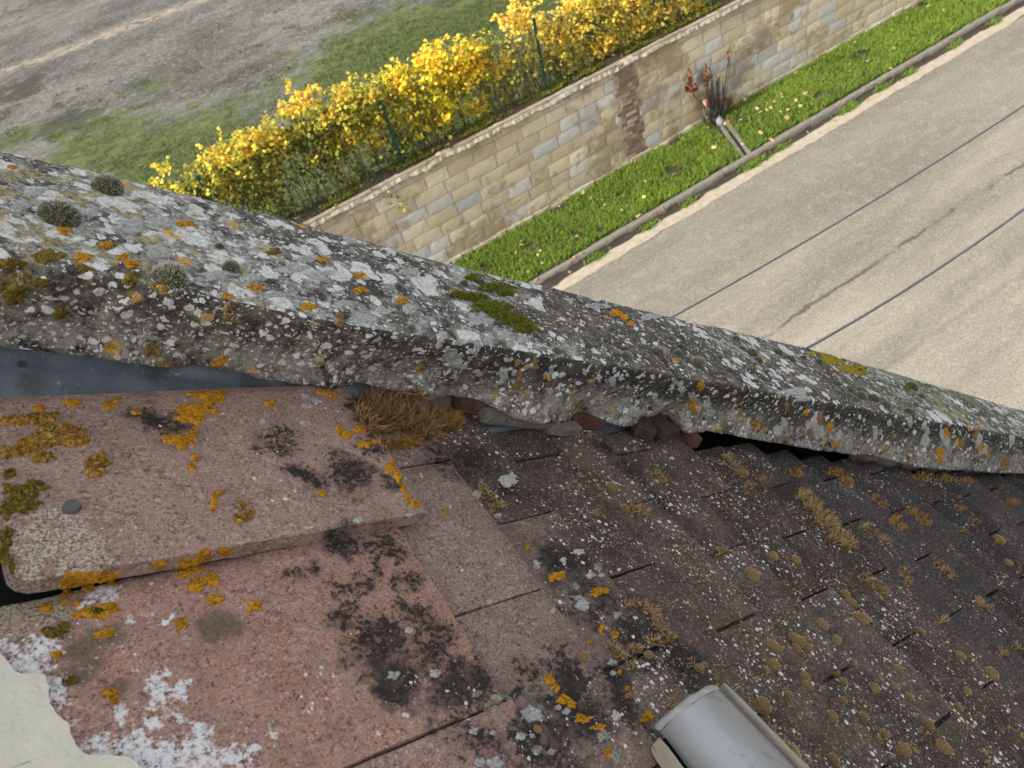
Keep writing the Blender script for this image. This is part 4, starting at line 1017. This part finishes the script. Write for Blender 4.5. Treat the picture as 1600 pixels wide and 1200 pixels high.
# small scattered ones
for _ in range(120):
    px, py = random.uniform(640, 1590), 0
    f_ = random.random(); a_l = np.interp(px, [p[0] for p in ARRP], [p[1] for p in ARRP]); b_l = np.interp(px, [p[0] for p in LOWP], [p[1] for p in LOWP])
    py = a_l+(b_l-a_l)*(.1+.8*f_); r = random.uniform(2.5, 6.0)*(1+.25*(px > 1000)); st_ = 1.0+1.0*max(0, (px-900)/500)
    lichen([(px, py, r, r*st_)], L_WH if random.random() < .75 else (L_TN if random.random() < .6 else L_OR), 'small_lichen', .0009, .35, 3, 14)

# --- nail head in the lifted tile
c = cast(112, 794)
bm = bmesh.new(); bmesh.ops.create_cone(bm, cap_ends=True, segments=16, radius1=.0062, radius2=.0050, depth=.003)
me = bpy.data.meshes.new('nail'); bm.to_mesh(me); bm.free()
o = put('nail', me, simple('rusty_nail', (.10, .098, .095), .6, .3, 300, .3), T1)
o.matrix_local = (RI @ T1.matrix_world).inverted() @ (Matrix.Translation(c[0]+c[1]*.0022) @ c[1].to_track_quat('Z', 'Y').to_matrix().to_4x4())

# --- cream mortar at the near corner
pts = [(-90, 960), (-40, 1010), (0, 1026), (28, 1058), (62, 1062), (78, 1085), (76, 1110), (92, 1128), (108, 1140), (112, 1160), (128, 1178), (170, 1184), (205, 1200), (250, 1230), (260, 1320), (-60, 1320)]
edge = [tp(*p) for p in pts]; dense = []
for i in range(len(edge)):
    a, b = edge[i], edge[(i+1) % len(edge)]; m_ = max(2, int((b-a).length/.0025))
    for k in range(m_):
        p = a.lerp(b, k/m_); dense.append(p+Vector((.004*fbm((p.x*60, p.y*60, 0), 5), .004*fbm((p.x*60, p.y*60, 7), 5), 0)))
bm = bmesh.new(); ring = [bm.verts.new(p) for p in dense]; f0 = bm.faces.new(ring)
bm.normal_update()
if f0.normal.z < 0: f0.normal_flip()
inner = bmesh.ops.inset_region(bm, faces=[f0], thickness=.0012, use_even_offset=False)['faces']
top_v = set(v for f in bm.faces for v in f.verts)-set(ring)
bmesh.ops.triangulate(bm, faces=[f for f in bm.faces if len(f.verts) > 4])
bmesh.ops.subdivide_edges(bm, edges=[e for e in bm.edges if e.calc_length() > .012], cuts=3)
bm.verts.ensure_lookup_table(); ringset = set(ring)
def surf(v): return (v.co.x+.022)*TAN
for v in bm.verts:
    onrim = v in ringset
    v.co.z = surf(v)+(-.001 if onrim else .0050+.0006*fbm((v.co.x*70, v.co.y*70, 0), 4))
V = [v.co.copy() for v in bm.verts]; bm.verts.index_update(); F = [tuple(q.index for q in f.verts) for f in bm.faces]; bm.free()
cm = put('mortar_patch', mesh('mortar_patch', V, F, True), CREAM, ref)

# --- white half-round profile with its cream strips
prof = put('plastic_profile', None); prof.matrix_world = RM
tag(prof, 'grey white half round plastic profile between two cream strips standing on the tiles', 'profile')
def mat_plastic():
    m = M('weathered_white_plastic', .3, .6); m.coords()
    n = m.noise(14, 4, .6); f = m.noise(140, 5, .75)
    col = m.mix(n, (.25, .256, .262), (.42, .43, .44)); col = m.mix(m.mul(m.step(f, .62, .72), .4), col, (.30, .28, .25)); col = m.mix(m.mul(m.step(m.noise(30, 5, .7), .56, .7), .22), col, (.42, .38, .32))
    m.b.inputs['Metallic'].default_value = .35
    col = m.mix(m.mul(m.step(m.noise(60, 6, .8, m.vscale(m.pos, (1, .12, 1))), .55, .66), .5), col, (.15, .14, .13))
    return m.out(col, m.bump(n, .1, .003), m.mix(n, (.22, .22, .22), (.46, .46, .46)))
PL = mat_plastic(); STRIP = simple('aged_cream_plastic', (.33, .30, .24), .7, .22, 50, .4, .001)
cen0 = Vector((.1365, -.0610, .0)); ax = Vector((-.40, -.84, .36)).normalized()
ac = Vector((-1, -.05, 0)).normalized(); au = Vector((0, 0, 1))          # ac: towards the left, au: out of the roof
RAD, RH = .0395, .026
V, F = [], []; nl, na = 30, 28
for i in range(nl+1):
    u = i/nl*.30
    for k in range(na+1):
        a = math.pi*k/na
        V.append(cen0+ax*u+ac*math.copysign(abs(math.cos(a))**.85, math.cos(a))*RAD+au*(math.sin(a)**.85*RH+.0006*fbm((u*30, k*.4, 0))))
for i in range(nl):
    for k in range(na): q = i*(na+1)+k; F.append((q, q+1, q+na+2, q+na+1))
put('cover', mesh('cover', V, F, True), PL, prof)
# end rim: a crushed lip round the open end, and the end plate
V, F = [], []
for i, (du, sc1) in enumerate(((.003, 1.03), (-.002, 1.05), (-.005, .98), (-.002, .88))):
    for k in range(na+1):
        a = math.pi*k/na; w_ = 1+.03*fbm((k*.35, i*.7, 0)); rag = .0035*max(0, fbm((k*.5, 3, 0)))*(i == 0)
        V.append(cen0+ax*(du+rag+.0012*fbm((k*.4, 3, i*.4)))+(ac*math.cos(a)*RAD+au*math.sin(a)**.85*RH)*sc1*w_)
for i in range(3):
    for k in range(na): q = i*(na+1)+k; F.append((q, q+na+1, q+na+2, q+1))
F.append(tuple(3*(na+1)+k for k in range(na+1)))
put('end_rim', mesh('end_rim', V, F, True), simple('dull_rim', (.34, .345, .34), .6, .4, 120, .5, .001), prof)
def strip(name, off, zb, w_, h_, u0, u1, lean=0):
    V = []; F = []; n = 24; pr = [(-.5, 0), (-.5, .8), (-.36, 1), (.36, 1), (.5, .8), (.5, 0)]
    for i in range(n+1):
        u = u0+(u1-u0)*i/n; rnd = min(1, (i+.35)/1.5)
        for (x, z) in pr: V.append(cen0+ax*u+ac*(off+x*w_*rnd+.0008*fbm((u*60, x, 0)))+au*(zb+z*h_))
    for i in range(n):
        for k in range(5): q = i*6+k; F.append((q, q+1, q+7, q+6))
    F.append((0, 1, 2, 3, 4, 5)); F.append(tuple(n*6+k for k in range(6))[::-1])
    return put(name, mesh(name, V, F), STRIP, prof)
strip('side_strip', -RAD-.0050, .008, .0065, .009, -.002, .30)
strip('side_strip', RAD+.0125, -.008, .0045, .014, .010, .30)
# dark seat under the cover: a near-black plane filling the gap
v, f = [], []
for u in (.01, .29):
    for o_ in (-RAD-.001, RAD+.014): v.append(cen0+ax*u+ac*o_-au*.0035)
put('gap_sheet', mesh('gap_sheet', v, [(0, 1, 3, 2)]), VOID_DARK, prof)

# ------------------------------------------------------------------ moss on the stones and tiles
def cushion_meshes(seed, hairs, big):
    rr = random.Random(seed); vs, fs = [], []; nl, na = 6, 14
    for i in range(nl+1):
        a = i/nl*math.pi*.52
        for k in range(na):
            b = 2*math.pi*k/na; p = Vector((math.sin(a)*math.cos(b), math.sin(a)*math.sin(b), math.cos(a)*.72-.04))
            p *= 1+.16*fbm((p.x*2+seed, p.y*2, p.z*2)); vs.append(p)
    for i in range(nl):
        for k in range(na): k2 = (k+1) % na; fs.append((i*na+k, (i+1)*na+k, (i+1)*na+k2, i*na+k2))
    body = mesh('body', vs, fs, True)
    g = rng.normal(size=(hairs, 3)); g[:, 2] = np.abs(g[:, 2])*1.1+.05; g /= np.linalg.norm(g, axis=1, keepdims=True)
    base = g*np.array([.93, .93, .68]); d = g+rng.normal(0, .3, (hairs, 3))
    hair = ribbons('hairs', base, d, rng.uniform(.14, .30, hairs), .055 if not big else .036, .25, 2)
    return body, hair
cm_small = [cushion_meshes(i, 260, False) for i in range(3)]; cm_big = [cushion_meshes(i+5, 1100, True) for i in range(2)]
ORD = ['first', 'second', 'third', 'fourth', 'fifth', 'sixth', 'seventh', 'eighth', 'ninth', 'tenth', 'eleventh', 'twelfth', 'thirteenth', 'fourteenth', 'fifteenth', 'sixteenth', 'seventeenth', 'eighteenth', 'nineteenth', 'twentieth']
def placed(spots, what, where):
    # label every spot by its place in its row, counted from the left
    out = {}
    rows = {}
    for q in spots: rows.setdefault(where(q), []).append(q)
    for rw, qs in rows.items():
        for i, q in enumerate(sorted(qs)): out[q] = f'{what}, {ORD[i]} from left {rw}'
    return out
def cushion(px, py, rpx, label, group=None, big=False, brown=False, squash=1.15):
    c = cast(px, py)
    if c is None: return
    r = rpx*c[3]/1200*.92
    body, hair = random.choice(cm_big if big else cm_small)
    m4 = RM @ Matrix.Translation(c[0]) @ c[1].to_track_quat('Z', 'Y').to_matrix().to_4x4() @ Matrix.Rotation(random.random()*6.28, 4, 'Z') @ Matrix.Diagonal((r*random.uniform(.9, 1.15), r*random.uniform(.85, 1.05), r*squash, 1))
    t = bpy.data.objects.new('moss_cushion', None); COL.objects.link(t); t.matrix_world = m4; tag(t, label, 'moss', group)
    for nm, me, mt in (('body', body, CUSHB if brown else CUSH), ('hairs', hair, FUZZB if brown else FUZZ)):
        o = bpy.data.objects.new(nm, me); COL.objects.link(o); o.parent = t
        if len(me.materials) == 0: me.materials.append(mt)
        o.material_slots[0].link = 'OBJECT'; o.material_slots[0].material = mt
    return t
GB = 'grey moss cushions on the coping'
for px, py, r, lab in ((168, 296, 23, 'large olive moss cushion with pale hairs near the outer edge of the coping'), (93, 340, 26, 'largest dark moss cushion with pale hairs, above an orange lichen spot'), (265, 436, 24, 'round dark moss cushion on the inner arris of the coping'), (361, 420, 15, 'small tan grey moss cushion beside a white ringed lichen'), (705, 410, 11, 'grey moss cushion standing on the outer rim of the coping against the grass strip'), (1090, 569, 13, 'dark humped moss cushion on the coping behind the broken joint'), (1027, 554, 14, 'pale grey double moss cushion on the dark bare part of the coping'), (978, 559, 12, 'flat pale moss cushion low on the dark coping near the inner arris')):
    cushion(px, py, r, lab, GB, True)
MIDC = ((343, 386, 7), (660, 431, 5), (749, 441, 9), (725, 444, 8), (920, 541, 7), (976, 546, 7), (946, 533, 5), (1060, 553, 7), (1049, 530, 6), (1063, 529, 8), (838, 526, 7), (897, 511, 4), (957, 515, 5), (936, 513, 4), (870, 549, 8), (1064, 542, 6))
lb = placed(MIDC, 'small round grey green moss cushion', lambda q: 'on the pale upper coping' if q[0] < 700 else 'on the dark middle of the coping')
for q in MIDC: cushion(*q, lb[q], GB)
FARC = ((1140, 580, 7), (1175, 553, 10), (1185, 564, 8), (1215, 552, 9), (1235, 562, 8), (1280, 567, 7), (1328, 609, 7), (1345, 620, 9), (1365, 624, 9), (1384, 634, 8), (1421, 646, 9), (1255, 560, 6), (1150, 530, 7), (1272, 612, 5), (1310, 600, 5), (1378, 575, 8), (1425, 605, 9), (1160, 545, 6), (1440, 620, 6))
lb = placed(FARC, 'small grey moss cushion', lambda q: 'in the outer row of the far coping' if q[1] < 545+(q[0]-1140)*.205 else 'in the inner row of the far coping')
for q in FARC: cushion(*q, lb[q], 'grey moss cushions on the lower coping')
GT = 'brown moss cushions on the tiles'
CLU = ((1175, 899, 11), (1168, 894, 6), (1205, 1008, 9), (1213, 1013, 8), (1240, 998, 9), (1250, 1004, 10), (1262, 1012, 8), (1243, 1014, 8), (1258, 996, 7), (1208, 1040, 10), (1190, 1104, 14), (1208, 870, 8), (1243, 876, 8), (1190, 1095, 7))
lb = placed(CLU, 'tan brown moss cushion', lambda q: 'in the upper group above the profile' if q[1] < 950 else 'in the dense cluster above the profile')
for q in CLU: cushion(*q, lb[q], GT, brown=True)
cushion(1228, 1176, 17, 'big golden brown moss cushion pressed against the cream strip of the profile', GT, True, True)
cushion(1206, 1154, 11, 'brown moss cushion against the cream strip, behind the biggest one', GT, False, True)
cushion(1326, 1041, 11, 'white haired moss cushion beside a short tile joint', GT, True)
cushion(955, 762, 10, 'reddish brown moss cushion alone on the tiles below the broken joint', GT, False, True)
cushion(975, 796, 9, 'brown moss cushion at the end of a short tile joint near the parapet', GT, False, True)
SCAT = ((905, 743, 6), (930, 802, 6), (1328, 944, 10), (1320, 930, 8), (1346, 967, 11), (1284, 976, 9), (1306, 1001, 8), (1305, 1052, 7), (1205, 1140, 6), (1301, 1188, 9), (1231, 1086, 7), (1257, 1058, 8), (1261, 1071, 8), (1316, 1096, 7), (1318, 1065, 6), (1366, 1076, 8), (1396, 1074, 6), (1300, 1121, 9), (1448, 1133, 10), (1382, 1147, 7), (1372, 1157, 6), (1411, 1172, 10), (1472, 1168, 10), (1548, 1054, 10), (1497, 1106, 7), (1013, 1024, 8), (913, 1027, 9), (1092, 1045, 8), (1100, 1040, 6), (1480, 1170, 6), (1438, 988, 7), (1500, 1026, 7), (1402, 1045, 6), (1560, 845, 8), (1575, 880, 6), (1530, 940, 7), (1240, 1128, 6), (1350, 1120, 6), (1420, 1090, 6), (1510, 1080, 6))
lb = placed(SCAT, 'small brown moss cushion', lambda q: 'in the lowest row on the dark tiles' if q[1] > 1140 else 'in the second row from the bottom' if q[1] > 1085 else 'in the third row from the bottom' if q[1] > 1035 else 'in the fourth row from the bottom' if q[1] > 955 else 'in the top row on the tiles')
for q in SCAT: cushion(*q, lb[q], GT, brown=True)

def tuft(name, label, spots, n, length, width, mat, cat='moss', group=None, spread=1., lean=.6, extra=None):
    B, Dd, Ln = [], [], []
    for _ in range(n):
        cx, cy, rx, ry = random.choice(spots) if extra is None else random.choices(spots, weights=extra)[0]
        a = random.random()*6.283; rr = random.random()**.6
        rag = 1+.5*fbm((cx*.1+math.cos(a)*2, cy*.1+math.sin(a)*2, 0), 3)
        c = cast(cx+rx*rr*rag*math.cos(a), cy+ry*rr*rag*math.sin(a))
        if c is None: continue
        t = Vector(rng.normal(size=3)); t -= c[1]*t.dot(c[1])
        B.append(tuple(c[0])); Dd.append(tuple(c[1]+t*lean)); Ln.append(length*random.uniform(.45, 1.15)*(1.1-.5*rr))
    if not B: return
    b0 = Vector(np.mean(B, axis=0))
    me = ribbons(name, np.array(B)-np.array(b0), Dd, np.array(Ln), width, .5, 4)
    o = put(name, me, mat); o.matrix_world = RM @ Matrix.Translation(b0); tag(o, label, cat, group); return o
tuft('dry_moss_tuft', 'big shaggy straw brown moss tuft in the corner between tiles and coping', [(610, 640, 42, 26), (640, 655, 40, 26), (590, 660, 30, 20), (665, 670, 24, 18), (580, 640, 22, 18), (632, 625, 34, 14)], 3200, .024, .0013, DRYB, lean=.95)
tuft('dry_moss_tuft', 'smaller rusty brown moss tuft at the right side of the big straw one', [(690, 655, 24, 14), (705, 662, 16, 10)], 800, .016, .0013, DRYO, lean=.7)
tuft('dry_moss_tuft', 'low reddish brown moss fringe below the big straw tuft', [(620, 695, 26, 8), (640, 690, 18, 8)], 500, .010, .0012, DRYO, lean=.9)
tuft('dry_moss_tuft', 'long golden dry moss streak down the dark tiles', [(1255, 775, 10, 8), (1270, 790, 14, 10), (1285, 808, 16, 9), (1295, 820, 14, 9), (1310, 838, 18, 10), (1325, 852, 12, 8)], 1200, .013, .0012, DRY)
for lab, sp, n in (
 ('pale dry moss strip in the tile joint left of the golden streak', [(1025, 742, 8, 5), (1035, 752, 8, 6)], 160),
 ('dry moss strip hanging from the parapet foot above the brown tiles', [(1138, 715, 10, 6), (1150, 728, 9, 8), (1160, 740, 8, 8)], 260),
 ('thin dry moss strip along the step of the near dark tile', [(752, 765, 8, 8), (765, 778, 10, 8), (780, 792, 8, 6)], 220),
 ('dry moss clump at the end of a short joint below the broken coping', [(990, 795, 8, 8), (1005, 800, 8, 6)], 150),
 ('feathery dry moss tuft downhill of the golden streak', [(1352, 902, 12, 8), (1365, 915, 14, 8), (1380, 925, 8, 4)], 260),
 ('three pronged dry moss tuft on the dark tiles', [(1410, 895, 10, 8), (1418, 910, 6, 8)], 160),
 ('long tan dry moss tuft far along the dark tiles', [(1462, 880, 10, 8), (1475, 892, 10, 6), (1485, 900, 6, 4)], 170),
 ('grey headed dry moss tuft between two golden streaks', [(1348, 825, 8, 6), (1365, 835, 12, 7), (1382, 845, 10, 5)], 220),
 ('crooked pale dry moss line uphill of the white profile', [(985, 945, 14, 5), (1005, 950, 12, 5), (1020, 960, 8, 10), (1030, 980, 10, 8), (1045, 998, 10, 6)], 420),
 ('short brown dry moss bar right below the crooked pale line', [(1022, 1002, 12, 5), (992, 1015, 14, 4)], 160),
 ('pale dry moss thread beside the orange lichen on the dark tiles', [(955, 1012, 6, 6), (968, 1024, 8, 6), (985, 1040, 6, 8)], 150),
 ('dry moss fringe in the joint above the speckled brown tiles', [(1130, 862, 10, 4), (1118, 870, 6, 3)], 90),
 ('pale dry moss along a joint left of the golden streak top', [(1190, 750, 10, 5), (1170, 760, 10, 4)], 90),
 ('orange tan dry moss stick on the far dark tiles', [(1468, 972, 10, 5), (1475, 966, 6, 4)], 90),
 ('curved pale dry moss arc on the far dark tiles', [(1530, 945, 8, 3), (1545, 950, 6, 4)], 70),
 ('pale dry moss crook at the right edge of the tiles', [(1565, 1022, 10, 4), (1585, 1012, 8, 4)], 90)):
    tuft('dry_moss_tuft', lab, sp, n, .0085, .0011, DRY)
for lab, sp, n in (
 ('rusty moss clump under the coping where the black gap ends', [(1305, 738, 16, 7), (1318, 745, 10, 10), (1325, 755, 8, 8)], 330),
 ('thin rusty moss clump under the coping at the black gap', [(1238, 738, 16, 6), (1248, 744, 10, 4)], 170),
 ('rusty moss fringe along the parapet foot far right', [(1440, 745, 14, 6), (1475, 748, 22, 7), (1510, 752, 18, 5)], 380),
 ('rusty moss patch shaped like a ring on the far dark tiles', [(1425, 800, 12, 6), (1440, 808, 14, 6), (1448, 818, 8, 5)], 220),
 ('rusty moss streak in the joint right of the golden streak', [(1365, 778, 10, 4), (1380, 790, 10, 5), (1400, 808, 8, 6), (1408, 825, 10, 6), (1395, 815, 8, 5)], 300),
 ('small rusty moss tuft high on the far dark tiles', [(1500, 795, 10, 5)], 90),
 ('rusty moss spot at the right edge of the tiles below the parapet', [(1580, 785, 18, 6)], 120),
 ('round orange brown moss tuft near the right edge', [(1563, 845, 8, 6)], 90),
 ('rusty moss dash between the joint streak and the ring patch', [(1520, 815, 12, 4), (1505, 830, 8, 3)], 90)):
    tuft('rusty_moss_tuft', lab, sp, n, .0085, .0012, DRYO)
# little dry flecks everywhere on the lower tiles: one mass
B, Dd = [], []
for _ in range(1500):
    px, py = random.uniform(1040, 1600), random.uniform(740, 1200)
    if fbm((px*.03, py*.03, 0)) < .12: continue
    for q in range(5):
        c = cast(px+random.gauss(0, 3), py+random.gauss(0, 2.2))
        if c is None or c[2] in near_objs[:3]: continue
        t = Vector(rng.normal(size=3)); B.append(tuple(c[0])); Dd.append(tuple(c[1]+t*.7))
o = put('moss_flecks', ribbons('moss_flecks', B, Dd, rng.uniform(.002, .0055, len(B)), .0011, .5, 2), DRY); o.matrix_world = RM; tag(o, kind='stuff')
# green moss mat on the coping
tuft('green_moss_mat', 'bright green moss mat across the top of the coping at the bare dark part', [(735, 465, 22, 5), (765, 480, 32, 10), (800, 500, 26, 11), (820, 512, 18, 10), (780, 488, 20, 10), (775, 450, 26, 7), (790, 458, 14, 6), (740, 435, 12, 4), (715, 462, 10, 3)], 5200, .0075, .0014, GREENM, lean=.6)
tuft('green_moss_mat', 'small green moss growth at the far lower end of the coping edge', [(1570, 625, 25, 5), (1420, 605, 8, 4), (1590, 632, 14, 4)], 400, .008, .0016, GREENM)

print('objects', len(bpy.data.objects), 'lichens', sum(lcount.values()), 'stones', nst)
